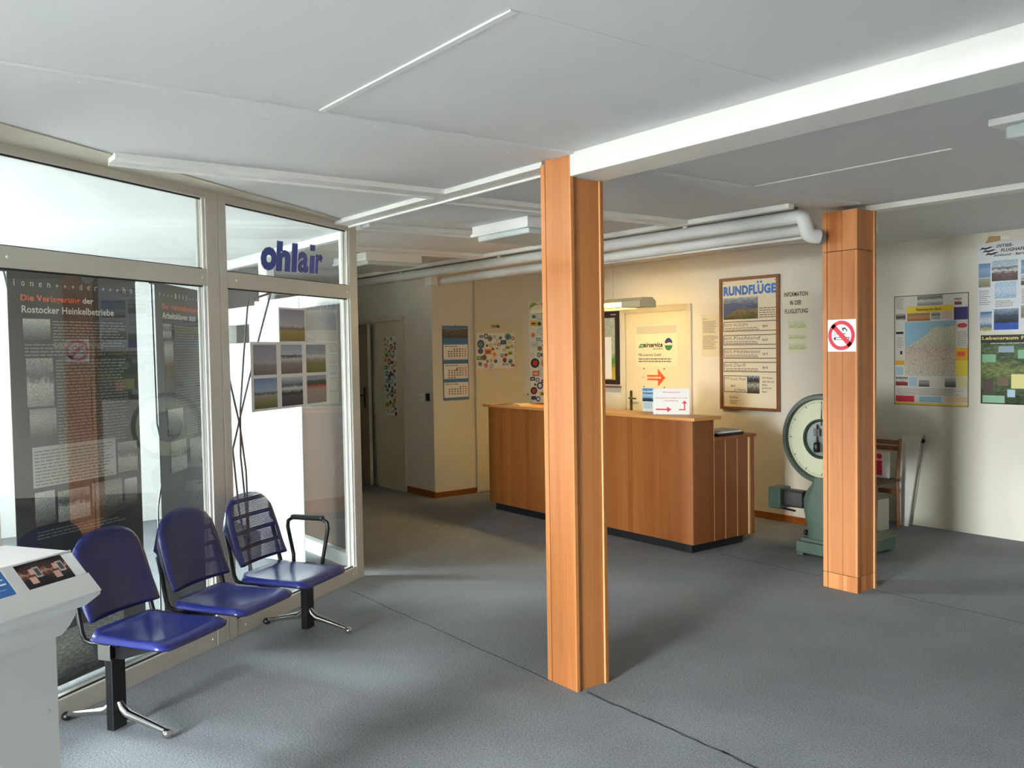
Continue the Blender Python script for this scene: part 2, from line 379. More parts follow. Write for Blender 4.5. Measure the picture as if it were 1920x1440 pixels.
struct('trim_14', (-1.93, 2.885, 2.4892), (-1.88, 5.33, CZ), CEIL)
b = MB(); b.prism([(-3.5, .02), (-3.86, .51), (-5.44, 2.693), (-5.56, 2.69), (-5.72, 2.90), (-3.9, .02)], 2, 2.484, CZ - .0005)
tag(b.build('trim_15', FILLER), 'beige filler board on the ceiling above the glazed partition', kind='structure')
NAIL = mat('nail_head_paint', '#f6f6f3', .4)
b = MB(); rr = random.Random(5)
for i in range(9): b.sphere((-3.14+rr.uniform(-.05, .05), .6+i*.23+rr.uniform(-.08, .08), 2.478), .005, 8, 4, (1, 1, .5))
b.build('nail_heads', NAIL, bpy.data.objects['trim_2'])

# baseboards
struct('baseboard_back', (-6.0, YB-.012, 0), (-4.5, YB, .062), BASEB)
struct('baseboard_corridor', (-8.81, YLF-.012, 0), (-8.188, YLF, .07), BASEB)
struct('baseboard_left', (XLW, YLF, 0), (XLW+.012, 5.66, .06), BASEB)

# ------------------------------------------------------------------ timber-clad columns
def column(x0, x1, y0, y1, zt, label, cuts=None, notch=None):
    r = empty('timber_column', ((x0+x1)/2, (y0+y1)/2, 0), 0, label, 'column', 'timber-clad columns')
    w = (x1-x0)/2; d = (y1-y0)/2; t = .019; zs = [0]+(cuts or [])+[zt]
    xi = -w+.038
    for i in range(len(zs)-1):
        a, b_ = zs[i]+(.0015 if i else 0), zs[i+1]-(.0015 if i < len(zs)-2 else 0)
        xm = (xi+w)/2
        if cuts:
            box('front_plank', (xi, -d, a), (xm-.0008, -d+t, b_), WOODC, r, bevel=.0012)
            box('front_plank', (xm+.0008, -d, a), (w, -d+t, b_), WOODC, r, bevel=.0012)
        else:
            box('front_plank', (xi, -d, a), (w, -d+t, CZ-.002 if notch else b_), WOODC, r, bevel=.0012)
        box('left_plank', (-w, -d+.002, a), (-w+.032, d, b_), WOODC, r, bevel=.0012)
        box('right_plank', (w-.028, -d+t+.001, a), (w-.009, d-.021, b_ if not notch or i < len(zs)-2 else notch), WOODC, r, bevel=.0012)
        box('rear_plank', (-w+.034, d-.019, a), (w, d, b_ if not notch or i < len(zs)-2 else notch), WOODC, r, bevel=.0012)
        box('lit_edge_strip', (w-.0085, d-.0225, a), (w, d-.0195, b_ if not notch else notch), WOODE, r)  # pale tone paints the light falling on the rear plank's front edge
    return r
column(-3.312, -3.094, 2.678, 2.88, 2.47, 'orange beech-clad column nearest the camera, carrying the white beam', notch=2.38)
column(-3.44, -3.19, 5.14, 5.36, 2.454, 'orange beech-clad column with the no-smoking sign', cuts=[.103, 2.198])

# no-smoking sign on the rear column
r = empty('no_smoking_sign', (-3.400, 5.139, 1.552), 0, 'square white no-smoking sign on the rear wooden column', 'sign')
rect('plate', 0, 0, .203, .206, WHITEP, r, 1)
ringp('prohibition_ring', .1, .104, .095, .095, .024, RED, r, 4, 40)
q = .066
poly('slash', [(.1-q-.01, .104+q-.01+.001), (.1-q+.012, .104+q+.01), (.1+q+.01, .104-q+.012), (.1+q-.012, .104-q-.01)], RED, r, 4)
for nm, p in (('cigarette', (.046, .075, .155, .093)), ('match', (.066, .112, .13, .117))):
    rect(nm, p[0], p[1], p[2], p[3], INK, r, 2)
rect('cigarette_paper', .06, .079, .151, .089, WHITEP, r, 3)
poly('flame', [(.103, .16), (.112, .15), (.122, .157), (.142, .138), (.135, .122), (.133, .138), (.122, .145), (.113, .138), (.116, .122), (.106, .138)], INK, r, 2)
lines('smoke', .046, .097, .06, .125, 4, INKG, r, 2, .5, .1, 2, (.004, .008))

# ================================================================== GLAZED PARTITION
GD = math.atan2(.84589, -.53336); GP = Vector((-5.707, 2.904, 0))
def gw(s, off, z=0):   # partition coordinates: s along, off towards the room
    n = Vector((-.53336, .84589, 0)); nn = Vector((.84589, .53336, 0)); v = GP+n*s+nn*off; v.z = z; return v
def glazed_unit(num, s0, s1, label):
    r = empty('window_%d' % num, GP, GD, label, kind='structure')
    y0, y1 = -.03, .04
    zr = [(0, .092), (1.972, 2.062), (2.442, 2.487)]
    box('stile', (s0, y0, 0), (s0+.065, y1, 2.487), PVC, r, .003); box('stile', (s1-.1, y0, 0), (s1, y1, 2.487), PVC, r, .003)
    a, b_ = s0+.065, s1-.1
    for z0, z1 in zr: box('rail', (a, y0+.001, z0), (b_, y1-.001, z1), PVC, r, .002)
    for z0, z1 in ((.092, 1.972), (2.062, 2.442)):
        p = box('pane', (a-.005, -.002, z0-.005), (b_+.005, .012, z1+.005), GLASSP, r)
        for nm, A, B in (('gasket', (a, -.012, z0), (a+.004, -.003, z1)), ('gasket', (b_-.004, -.012, z0), (b_, -.003, z1)),
                         ('gasket', (a, -.012, z1-.007), (b_, -.003, z1)), ('gasket', (a, -.012, z0), (b_, -.003, z0+.006)),
                         ('spacer', (b_-.022, .0005, z0), (b_-.018, .0115, z1)),
                         ('glazing_bead', (b_-.017, -.02, z0), (b_-.0045, -.012, z1))):
            box(nm, A, B, GASKET if nm == 'gasket' else (GREYM if nm == 'spacer' else PVCW), r)
    for s in (s0+.14, s1-.14):
        MB().sphere((s, y0, 2.016), .007, 10, 5, (1, .6, 1)).build('screw_cap', PVCW, r, 60)
        MB().sphere((s, y0, .048), .006, 10, 5, (1, .5, 1)).build('screw_cap', PVC, r, 60)
    return r
win1 = glazed_unit(1, -1.462, .008, 'glazed partition bay with blue lettering and taped photos')
win2 = glazed_unit(2, -2.93, -1.466, 'glazed partition bay in front of the dark exhibition banners')
# blue lettering on the fanlight: rises in the middle like the original
OHL = mat('cobalt_film', '#2b3f9b', .4)
lp = empty('shop_lettering', GP, GD, 'blue cut-film lettering reading ohlair on the upper pane', 'lettering')
OHW = mat('white_film', '#e8eef4', .4)
def lettering(nm, m, y, g):
    W_, base, slope = .665, 2.098, .022
    for ch_, a, b_, h_ in (('o', 0, .24, .142), ('h', .232, .455, .188), ('l', .472, .56, .188), ('a', .572, .755, .142), ('i', .772, .858, .125), ('dot', .772, .858, .04), ('r', .872, 1.0, .14)):
        z0 = base+(.148 if ch_ == 'dot' else 0); u0, u1 = a*W_-g, b_*W_+g
        if ch_ in ('l', 'i', 'dot'): pts, fcs = [(0, 0), (1, 0), (1, 1), (0, 1)], [(0, 1, 2, 3)]
        else:
            vs, fcs = text_geo(ch_, .055 if ch_ in 'oh' else .035); x0 = min(v.x for v in vs); x1 = max(v.x for v in vs); y0 = min(v.y for v in vs); y1 = max(v.y for v in vs)
            pts = [((v.x-x0)/(x1-x0), (v.y-y0)/(y1-y0)) for v in vs]
        out = []
        for p_, q_ in pts:
            u = u0+(u1-u0)*p_; z = z0-g+(h_*(1-.08*a)+2*g)*q_; out.append((-1.065+u+(z-base)*.12, y, z+slope*u/W_))
        me = bpy.data.meshes.new(nm); me.from_pydata(out, [], fcs); me.update(); link(nm, me, m, lp)
lettering('letter', OHL, -.0042, 0)
lettering('letter_outline', OHW, -.0032, .004)

# photo collage taped to the pane
PH = [photo('airfield_photo_%d' % i, c, 7, .25) for i, c in enumerate((
    [(.0, '#8c7a4a'), (.32, '#a5925a'), (.40, '#6d6b66'), (.48, '#b7b2bd'), (1, '#8f90a8')],
    [(.0, '#77706d'), (.30, '#8c8583'), (.40, '#a9a5a8'), (.46, '#a39fab'), (1, '#8c8ba0')],
    [(.0, '#6f6768'), (.35, '#8b8586'), (.5, '#c6c7c9'), (.6, '#3e3f3c'), (.68, '#b9c2cf'), (1, '#9aa9c0')],
    [(.0, '#6c7040'), (.35, '#7d8050'), (.45, '#9c8f86'), (.6, '#d4d4d2'), (.66, '#9fa4b2'), (1, '#8a90a6')],
    [(.0, '#5a6030'), (.25, '#85805d'), (.42, '#a09a90'), (.5, '#54544f'), (.56, '#9fb0c8'), (1, '#6f84b5')],
    [(.0, '#3f3d44'), (.3, '#5b5961'), (.45, '#34333a'), (.6, '#d9d9da'), (.7, '#5b6470'), (1, '#c7d2de')],
    [(.0, '#9a8d86'), (.5, '#a89c96'), (.62, '#b9504a'), (.7, '#3d4a36'), (.82, '#52604a'), (.86, '#9aa6b6'), (1, '#8f9bb0')]))]
pc = empty('photo_collage', gw(-1.186, .008, 1.258), GD, 'taped collage of seven airfield photographs on the glass', 'photo collage')
W6, HH = .835, .412
rect('backing_sheet', 0, 0, W6, HH, WHITEP, pc, 1); rect('backing_sheet', .285, HH, .57, .625, WHITEP, pc, 1)
k = 1
for rz, v0, v1 in ((0, .215, .395), (1, .015, .195)):
    for cidx in range(3):
        rect('photo_print', .025+cidx*.272, v0, .25+cidx*.272, v1, PH[k], pc, 2); k += 1
rect('photo_print', .295, HH+.005, .56, .615, PH[0], pc, 2)

# the return wall of the lobby, seen through the glass
RW = 2.985
r = empty('window_3', (0, RW, 0), 0, 'white framed glazed wall at the back of the lobby', kind='structure')
for a, b_ in ((-6.02, -5.93), (-7.6, -7.42), (-9.0, -8.85)):
    box('stile', (a, -.035, 0), (b_, .035, 2.487), PVCW, r, .003)
for a, b_, zz, pp in ((-7.42, -6.02, ((0, .1), (1.96, 2.06), (2.43, 2.487)), ((.1, 1.96), (2.06, 2.43))), (-8.85, -7.6, ((0, 1.70), (1.87, 2.03), (2.40, 2.487)), ((1.70, 1.87), (2.03, 2.40)))):
    for z0, z1 in zz: box('rail', (a, -.034, z0), (b_, .034, z1), PVCW, r, .002)
    for z0, z1 in pp: box('pane', (a-.004, -.004, z0-.004), (b_+.004, .004, z1+.004), GLASSL, r)
box('stile', (-7.86, -.036, 0), (-7.601, .036, 2.03), PVCW, r, .003); box('stile', (-8.851, -.036, 0), (-8.38, .036, 2.03), PVCW, r, .003)
box('dimming_panel', (-7.41, .04, .08), (-6.03, .052, 1.97), DIMBROWN, r)  # added dark sheet, paints the dim corridor behind the lower pane
# lobby side wall with its window towards the daylight, and an added solid wall against lobby light
LOBW = mat('lobby_white_paint', '#f1f2f2', .7, var=.01)
for a, b_, z0, z1 in ((-.5, 2.96, 0, CZ), (FY, -3.3, 0, CZ), (-3.3, -.5, 0, .1), (-3.3, -.5, 2.35, CZ)): struct('wall_lobby', (-9.1, a, z0), (-9.0, b_, z1), LOBW)
r = empty('window_4', (-9.05, 0, 0), 0, 'white framed window of the lobby', kind='structure')
for yv in (-3.27, -1.9, -.53): box('stile', (-.04, yv-.03, .1), (.04, yv+.03, 2.35), PVCW, r)
for z0, z1 in ((.1, .16), (2.29, 2.35)): box('rail', (-.039, -3.24, z0), (.039, -.56, z1), PVCW, r)
box('pane', (-.004, -3.245, .155), (.004, -1.925, 2.295), GLASS, r); box('pane', (-.004, -1.875, .155), (.004, -.555, 2.295), GLASS, r)
b = MB(); A_, B_ = gw(-2.935, 0), gw(-5.62, 0)
tag(b.prism([(A_.x, A_.y), (B_.x, B_.y), (B_.x, FY), (B_.x-.1, FY), (B_.x-.1, B_.y), (A_.x-.1, A_.y)], 2, 0, CZ).build('wall_light_block', LOBW), kind='structure')  # unseen, put in to stop lobby light spilling onto the floor by the stand

# ------------------------------------------------------------------ exhibition banners behind the glass
BAN = mat('banner_charcoal', '#2a2826', .55, var=.08, vscale=2)
BTXT = mat('banner_white_print', '#dcd9d2', .7); BTXD = mat('banner_small_print', '#8d8a84', .7)
GPH = [photo('archive_photo_%d' % i, c, 6, .7) for i, c in enumerate((
    [(.0, '#4a4946'), (.5, '#8d8c88'), (1, '#c9c7c2')], [(.0, '#8a8883'), (.45, '#b5b2ac'), (.6, '#5a5956'), (1, '#a3a09a')],
    [(.0, '#34332f'), (.3, '#77756f'), (.7, '#a5a29b'), (1, '#8f8c86')]))]
RODB = mat('banner_rod', '#3a3d42', .4)
def xbanner(s0, s1, off, label, turn):
    r = empty('exhibition_banner', gw(s0, off, 0), GD+math.radians(turn), label, 'banner', 'exhibition banners in the lobby')
    w = s1-s0
    box('sheet', (0, 0, .01), (w, .003, 2.005), BAN, r)
    MB().tube([(-.02, .02, 2.0), (w+.02, .02, 2.0)], .006).build('top_rod', RODB, r, 60)
    MB().tube([(0, .02, 2.0), (w*.35, .12, 1.2), (w*.65, .12, .7), (w*.95, .04, .02)], .005).build('rod', RODB, r, 60)
    MB().tube([(w, .02, 2.0), (w*.65, .13, 1.2), (w*.35, .13, .7), (w*.05, .04, .02)], .005).build('rod', RODB, r, 60)
    MB().sphere((w*.5, .13, .95), .025, 12, 6).build('hub', BLACKP, r, 60)
    return r
b1 = xbanner(-2.52, -1.743, -.3, 'dark exhibition banner headed Die Verlagerung der Rostocker Heinkelbetriebe', 0)
def B(s): return s+2.52
def spaced(par, chars, u0, u1, v0):
    for i, ch_ in enumerate(chars):
        u = u0+(u1-u0)*i/(len(chars)-1); w_ = .005 if ch_ == 'i' else .017; h_ = .03 if ch_ in 'idh1945' else .021
        z_ = v0+.003 if ch_ == '+' else v0
        text('letter', ch_, u-w_/2, z_, u+w_/2, z_+(.016 if ch_ == '+' else h_), BTXT, par, 2)
spaced(b1, 'ionen+++der+++ho', B(-2.485), B(-1.775), 1.932)
text('heading', 'Die Verlagerung', B(-2.453), 1.855, B(-2.113), 1.893, ORANGE, b1, 2, .02)
text('heading', 'der', B(-2.098), 1.864, B(-2.03), 1.893, BTXT, b1, 2, .02)
text('heading', 'Rostocker Heinkelbetriebe', B(-2.45), 1.808, B(-1.899), 1.842, BTXT, b1, 2, .02)
for i, (a, z1, c, z0) in enumerate(((-2.446, 1.781, -2.295, 1.683), (-2.437, 1.596, -2.287, 1.368), (-2.428, 1.357, -2.278, 1.218), (-2.416, .963, -2.303, .80), (-2.287, .95, -2.093, .80), (-2.079, .96, -1.881, .81), (-1.864, .952, -1.776, .82), (-1.903, 1.148, -1.768, .99), (-2.35, .27, -1.9, .03))):
    rect('archive_photo', B(a), z0, B(c), z1, GPH[i % 3], b1, 2)
lines('body_text', B(-2.281), 1.649, B(-1.815), 1.783, 9, BTXD, b1, 2, .38, .12, 11)
lines('body_text', B(-2.442), 1.607, B(-1.9), 1.672, 4, BTXD, b1, 2, .38, .3, 12)
lines('body_text', B(-2.271), 1.168, B(-1.815), 1.595, 27, BTXD, b1, 2, .38, .1, 13)
rect('quote_box', B(-2.421), .985, B(-1.917), 1.177, mat('banner_quote_grey', '#b9b7b2', .7), b1, 2)
lines('body_text', B(-2.41), .995, B(-1.93), 1.168, 11, INKG, b1, 3, .35, .15, 14)
lines('body_text', B(-2.41), .74, B(-1.85), .785, 3, BTXD, b1, 2, .3, .3, 15)
b2 = xbanner(-1.587, -.81, -.31, 'dark exhibition banner partly hidden behind the partition mullion', 21)
def B2(s): return (s+1.587)/.561
spaced(b2, 'r+++1945++++', B2(-1.55), B2(-1.19), 1.93)
text('heading', 'Der', B2(-1.534), 1.862, B2(-1.475), 1.893, ORANGE, b2, 2, .02); text('heading', 'Heinkelkonzern', B2(-1.46), 1.862, B2(-1.2), 1.893, ORANGE, b2, 2, .02)
text('heading', 'Arbeitsklaven', B2(-1.536), 1.808, B2(-1.315), 1.845, BTXT, b2, 2, .02); text('heading', 'aus', B2(-1.3), 1.808, B2(-1.24), 1.836, BTXT, b2, 2, .02)
for i, (a, z1, c, z0) in enumerate(((-1.535, 1.779, -1.463, 1.696), (-1.531, 1.678, -1.453, 1.527), (-1.514, 1.288, -1.383, 1.14), (-1.5, 1.10, -1.36, .92), (-1.33, 1.09, -1.2, .95))):
    rect('archive_photo', B2(a), z0, B2(c), z1, GPH[(i+1) % 3], b2, 2)
lines('body_text', B2(-1.44), 1.3, B2(-1.18), 1.78, 30, BTXD, b2, 2, .38, .1, 16)
lines('body_text', B2(-1.35), 1.12, B2(-1.18), 1.28, 10, BTXD, b2, 2, .38, .1, 17)

# third banner stand, seen from behind through the right bay
BBACK = mat('banner_white_back', '#e6ebee', .6)
r = empty('banner_stand', (-6.36, 2.6, 0), math.radians(10), 'banner stand seen from its white back with crossed flexible rods', 'banner')
b = MB(); N = 10
for i in range(N+1):
    u = -.3+.6*i/N; yv = .05*math.cos(math.pi*(u/.6)); b.v += [(u, yv, .02), (u, yv, 2.0)]
b.f += [(2*i, 2*i+2, 2*i+3, 2*i+1) for i in range(N)]
me = b.mesh('sheet', 60); o = link('sheet', me, BBACK, r); md = o.modifiers.new('thickness', 'SOLIDIFY'); md.thickness = .002
P = lambda s, z, off=-.35: (Matrix.Rotation(-math.radians(10), 4, 'Z') @ (gw(s, off, z)-Vector((-6.36, 2.6, 0))))
for path in ([(-.48, 2.0), (-.62, 1.7), (-.8, 1.28), (-.915, 1.0), (-.87, .6), (-.72, .05)], [(-.72, 1.95), (-.78, 1.6), (-.83, 1.25), (-.84, .95), (-.80, .6), (-.78, .05)],
             [(-1.0, 1.75), (-.93, 1.45), (-.84, 1.15), (-.79, .85), (-.78, .5), (-.76, .05)]):
    MB().tube([P(*p) for p in path], .006, 8).build('flexible_rod', RODB, r, 60)
MB().tube([P(-.66, 1.96), P(-.48, 2.005)], .008, 8).build('top_hook', RODB, r, 60)

# ================================================================== SEATING
BLUEM = bpy.data.materials.new('perforated_blue_steel'); BLUEM.use_nodes = True
nt = BLUEM.node_tree; p = nt.nodes['Principled BSDF']
p.inputs['Base Color'].default_value = lin('#131d63'); p.inputs['Roughness'].default_value = .36; p.inputs['Coat Weight'].default_value = .35; p.inputs['Coat Roughness'].default_value = .15
BLUEP = BLUEM.copy(); BLUEP.name = 'perforated_blue_back'; nt = BLUEP.node_tree; L = nt.links; p = nt.nodes['Principled BSDF']
p.inputs['Base Color'].default_value = lin('#10174f')
tc = nt.nodes.new('ShaderNodeTexCoord'); mp = nt.nodes.new('ShaderNodeMapping'); mp.inputs['Scale'].default_value = (150, 0, 150); L.new(tc.outputs['Object'], mp.inputs['Vector'])
vo = nt.nodes.new('ShaderNodeTexVoronoi'); vo.inputs['Randomness'].default_value = 0; vo.inputs['Scale'].default_value = 1; L.new(mp.outputs[0], vo.inputs['Vector'])
ls = nt.nodes.new('ShaderNodeMath'); ls.operation = 'LESS_THAN'; ls.inputs[1].default_value = .31; L.new(vo.outputs['Distance'], ls.inputs[0])
sx = nt.nodes.new('ShaderNodeSeparateXYZ'); L.new(tc.outputs['Object'], sx.inputs[0])
md = nt.nodes.new('ShaderNodeMath'); md.operation = 'PINGPONG'; md.inputs[1].default_value = .04; L.new(sx.outputs[2], md.inputs[0])
gt = nt.nodes.new('ShaderNodeMath'); gt.operation = 'GREATER_THAN'; gt.inputs[1].default_value = .008; L.new(md.outputs[0], gt.inputs[0])
ab = nt.nodes.new('ShaderNodeMath'); ab.operation = 'ABSOLUTE'; L.new(sx.outputs[0], ab.inputs[0])
l2 = nt.nodes.new('ShaderNodeMath'); l2.operation = 'LESS_THAN'; l2.inputs[1].default_value = .17; L.new(ab.outputs[0], l2.inputs[0])
m1 = nt.nodes.new('ShaderNodeMath'); m1.operation = 'MULTIPLY'; L.new(ls.outputs[0], m1.inputs[0]); L.new(gt.outputs[0], m1.inputs[1])
m2 = nt.nodes.new('ShaderNodeMath'); m2.operation = 'MULTIPLY'; L.new(m1.outputs[0], m2.inputs[0]); L.new(l2.outputs[0], m2.inputs[1])
iv = nt.nodes.new('ShaderNodeMath'); iv.operation = 'SUBTRACT'; iv.inputs[0].default_value = 1; L.new(m2.outputs[0], iv.inputs[1]); L.new(iv.outputs[0], p.inputs['Alpha'])

bench = empty('beam_bench', gw(-1.9, .345, 0), GD, 'three-seat waiting bench with blue metal seats on a black beam', 'bench')
def bl(s, off, z): return (s+1.9, -(off-.345), z)      # bench local coordinates
def blbox(nm, a, b_, m, bev=.003, parent=bench): return box(nm, bl(*a), bl(*b_), m, parent, bev)
blbox('beam', (-2.66, .315, .325), (-1.13, .375, .385), BLACKM)
blbox('end_cap', (-2.664, .312, .322), (-2.66, .378, .388), CHROME, .001); blbox('end_cap', (-1.13, .312, .322), (-1.126, .378, .388), CHROME, .001)
for s in (-2.605, -1.17):
    blbox('leg', (s-.038, .325, .012), (s+.038, .365, .33), BLACKM, .004)
    MB().prism([(-1*(.25-.345), .385), (-1*(.6-.345), .385), (-1*(.42-.345), .325), (-1*(.27-.345), .325)], 0, s-.03+1.9, s+.03+1.9).build('bracket', BLACKM, bench)
    fz = MB()
    for sign in (1, -1):
        L0 = .285 if sign > 0 else .30
        fz.tube([bl(s, .345+sign*.015, .125), bl(s, .345+sign*.03, .10), bl(s, .345+sign*.06, .078), bl(s, .345+sign*.12, .066), bl(s, .345+sign*L0*.9, .034)], [.015, .019, .02, .017, .012], 12)
    ft = fz.build('foot', CHROME, bench, 60)
    for sign in (1, -1):
        MB().sphere(bl(s, .345+sign*(.285 if sign > 0 else .30)*.95, .024), .022, 14, 8, (1, 1, .9)).build('foot_pad', CHROME if sign > 0 else BLACKP, ft, 60)
def seat_mesh():
    nx, ny = 18, 16; w, d = .43, .42; vs = []; fs = []
    for j in range(ny+1):
        v = j/ny
        for i in range(nx+1):
            u = i/nx*2-1
            # rounded plan outline
            hw = w/2*(1-.03*(1-v)); q = max(0, abs(v*2-1)-.86)/.14
            hw -= .04*q*q
            x = u*hw; off = .255+v*d
            edge = max(abs(u), 0)
            z = .425-.020*(1-edge**2.2)*(math.sin(math.pi*min(1, v*1.02))**.8)
            e = max(0, (abs(u)-.9)/.1); f = max(0, (v-.86)/.14); z -= max(.024*e**2, .03*f**1.7)
            bk = max(0, (.1-v)/.1); z += .008*bk
            vs.append((x, -(off-.345), z))
    for j in range(ny):
        for i in range(nx):
            a = j*(nx+1)+i; fs.append((a, a+1, a+nx+2, a+nx+1))
    b = MB(); b.v, b.f = vs, fs; return b.mesh('seat', 70)
def back_mesh():
    nx, nz = 20, 18; vs = []; fs = []; zb, zt = .475, .835
    for j in range(nz+1):
        v = j/nz
        for i in range(nx+1):
            u = i/nx*2-1
            h = zt-zb; rt = .24                      # rounded shoulders
            top = zt-.17*(1-max(0, 1-abs(u)**2.6)**(1/2.6)); z = zb+(top-zb)*v
            hw = .205+.008*math.sin(math.pi*v); x = u*hw
            off = .262-.10*v+.028*u*u
            f = max(0, (v-.93)/.07); off -= .012*f*f; e = max(0, (abs(u)-.93)/.07); off -= .012*e*e
            vs.append((x, -(off-.345), z))
    for j in range(nz):
        for i in range(nx):
            a = j*(nx+1)+i; fs.append((a, a+1, a+nx+2, a+nx+1))
    b = MB(); b.v, b.f = vs, fs; return b.mesh('backrest', 70)
sm, bm_ = seat_mesh(), back_mesh(); sm.materials.append(BLUEM); bm_.materials.append(BLUEP)
for s in (-2.465, -1.965, -1.465):
    for nm, me, th in (('seat', sm, -.012), ('backrest', bm_, .004)):
        o = link(nm, me, None, bench); o.location.x = s+1.9
        md = o.modifiers.new('thickness', 'SOLIDIFY'); md.thickness = abs(th); md.offset = -1 if th < 0 else 0
        if nm == 'backrest':
            for sg in (-1, 1):
                MB().tube([(sg*.17, -(.40-.345), .385), (sg*.19, -(.27-.345), .387), (sg*.2, -(.245-.345), .40), (sg*.203, -(.232-.345), .43), (sg*.2, -(.21-.345), .53), (sg*.197, -(.185-.345), .64)], .0115, 8).build('back_tube', BLACKM, o, 60)
# armrest at the far end
ar = MB().tube([bl(-1.185, .27, .39), bl(-1.185, .27, .44), bl(-1.185, .235, .60), bl(-1.185, .24, .635), bl(-1.185, .27, .652), bl(-1.185, .47, .652), bl(-1.185, .50, .635), bl(-1.185, .505, .60), bl(-1.185, .47, .44), bl(-1.185, .46, .39)], .011, 10).build('armrest', BLACKM, bench, 60)
blbox('arm_pad', (-1.205, .265, .648), (-1.165, .475, .672), BLACKP, .008, ar)

# ================================================================== DISPLAY STAND
st = empty('display_stand', gw(-4.15, 1.15, 0), GD, 'white leaflet display stand with sloping tray at the left edge', 'display stand')
def sl(s, off, z): return (s+4.15, -(off-1.15), z)
b = MB(); b.box(sl(-4.02, .97, 0), sl(-3.655, 1.2, .9)); b.build('body', STANDW, st, bevel=.004)
SX0, SX1 = -4.06+4.15, -3.625+4.15
prof = [(-(1.336-1.15), .943), (-(1.336-1.15), .95), (-(1.228-1.15), 1.056), (-(.98-1.15), 1.056), (-(.98-1.15), 1.03), (-(1.20-1.15), .96), (-(1.27-1.15), .905), (-(1.28-1.15), .905)]
tray = MB().prism(prof, 0, SX0, SX1).build('tray', STANDW, st, bevel=.002)
MB().prism([(-(1.27-1.15), .91), (-(1.2-1.15), .955), (-(1.0-1.15), .955), (-(1.0-1.15), .82), (-(1.21-1.15), .82), (-(1.24-1.15), .85), (-(1.262-1.15), .88)], 0, SX0+.01, SX1-.018).build('bracket', STANDW, st, bevel=.004)
# rim and dividers on the sloping tray, brochures resting on it
TA = math.atan2(.106, .108)
def tl(s, t, h=0):   # t: 0 at the front lip .. up the slope, h above it
    off = 1.336-t*math.cos(TA)+h*math.sin(TA); z = .95+t*math.sin(TA)+h*math.cos(TA); return sl(s, off, z)
def slab(nm, s0, s1, t0, t1, h0, h1, m, parent):
    b = MB(); b.add([tl(s0, t0, h0), tl(s1, t0, h0), tl(s1, t1, h0), tl(s0, t1, h0), tl(s0, t0, h1), tl(s1, t0, h1), tl(s1, t1, h1), tl(s0, t1, h1)],
                    [(0, 3, 2, 1), (4, 5, 6, 7), (0, 1, 5, 4), (1, 2, 6, 5), (2, 3, 7, 6), (3, 0, 4, 7)]); return b.build(nm, m, parent)
slab('rim', -4.055, -3.626, 0, .064, 0, .006, STANDW, tray); slab('rim', -4.055, -3.626, .146, .1515, 0, .004, STANDW, tray)
slab('divider', -3.85, -3.815, .064, .146, 0, .005, STANDW, tray)
for s in (-3.69, -3.98): MB().sphere(sl(s, 1.2, .62), .006, 10, 5).build('screw_cap', STANDW, st, 60); MB().sphere(sl(s+.02, 1.217, .862), .006, 10, 5).build('screw_cap', STANDW, st, 60)
CARD = photo('brochure_dark', [(0, '#15131a'), (.35, '#2a2428'), (.5, '#7a4a3a'), (.58, '#caa08c'), (.66, '#4a2a24'), (1, '#14161a')], 5, .9)
for i, s0 in enumerate((-3.813, -3.739)):
    r = empty('brochure', gw(-4.15, 1.15, 0), GD, ('dark brochure with pale picture in the tray, beside the divider', 'dark brochure with pale picture in the tray, beside the white cards')[i], 'brochure', 'brochures in the display tray')
    slab('cover', s0, s0+.073, .067, .145, .0005, .0035, CARD, r)
    slab('picture', s0+.043, s0+.062, .094, .128, .0037, .0041, mat('brochure_frame', '#b9b4b0', .5), r); slab('picture_inner', s0+.0465, s0+.0585, .099, .123, .0043, .0046, mat('brochure_inner', '#4b4048', .5), r)
    slab('hand_motif', s0+.02, s0+.04, .078, .1, .0037, .0041, mat('brochure_skin', '#d3a593', .5), r); slab('face_motif', s0+.03, s0+.043, .107, .125, .0037, .0041, mat('brochure_skin', '#d3a593', .5), r)
r = empty('paper_stack', gw(-4.15, 1.15, 0), GD, 'bright white cards at the right end of the tray', 'cards'); slab('top_card', -3.664, -3.629, .067, .143, .001, .0035, mat('bright_card', '#fbfbfb', .35), r); slab('card_pile', -3.662, -3.631, .067, .143, .0003, .0009, WHITEP, r)
r = empty('blue_brochure', gw(-4.15, 1.15, 0), GD, 'blue leaflet with white lines left of the divider', 'brochure'); slab('cover', -3.93, -3.852, .067, .145, .0005, .0035, mat('brochure_blue', '#2a62a6', .5), r)
slab('line', -3.92, -3.862, .115, .118, .0037, .0041, WHITEP, r); slab('line', -3.92, -3.86, .1, .104, .0037, .0041, WHITEP, r); slab('line', -3.92, -3.87, .085, .087, .0037, .0041, SKYB, r)

# ================================================================== COUNTER
ct = empty('reception_counter', (-5.93, 5.5, 0), 0, 'long beech reception counter with raised front and black plinth', 'counter')
def cl(x, y, z): return (x+5.93, y-5.5, z)
def cb(nm, a, b_, m, parent=ct, bev=.002): return box(nm, cl(*a), cl(*b_), m, parent, bev)
cb('plinth', (-7.22, 5.205, 0), (-4.64, 5.82, .072), mat('black_plinth', '#15171b', .5))
cb('front_panel', (-7.28, 5.172, .072), (-4.592, 5.19, 1.032), WOODF)
cb('left_end_panel', (-7.28, 5.191, .072), (-7.26, 5.9, 1.032), WOODS)
cb('corner_panel', (-4.612, 5.191, .072), (-4.592, 5.415, 1.032), WOODS)
yy = [5.42, 5.555, 5.70, 5.835]
for i in range(3):
    cb('side_board', (-4.612, yy[i]+.003, .072), (-4.594, yy[i+1]-.003, .862), WOODS)
    cb('side_edge', (-4.60, yy[i]-.002, .072), (-4.5935, yy[i]+.0025, .862), WOODE, bev=0)
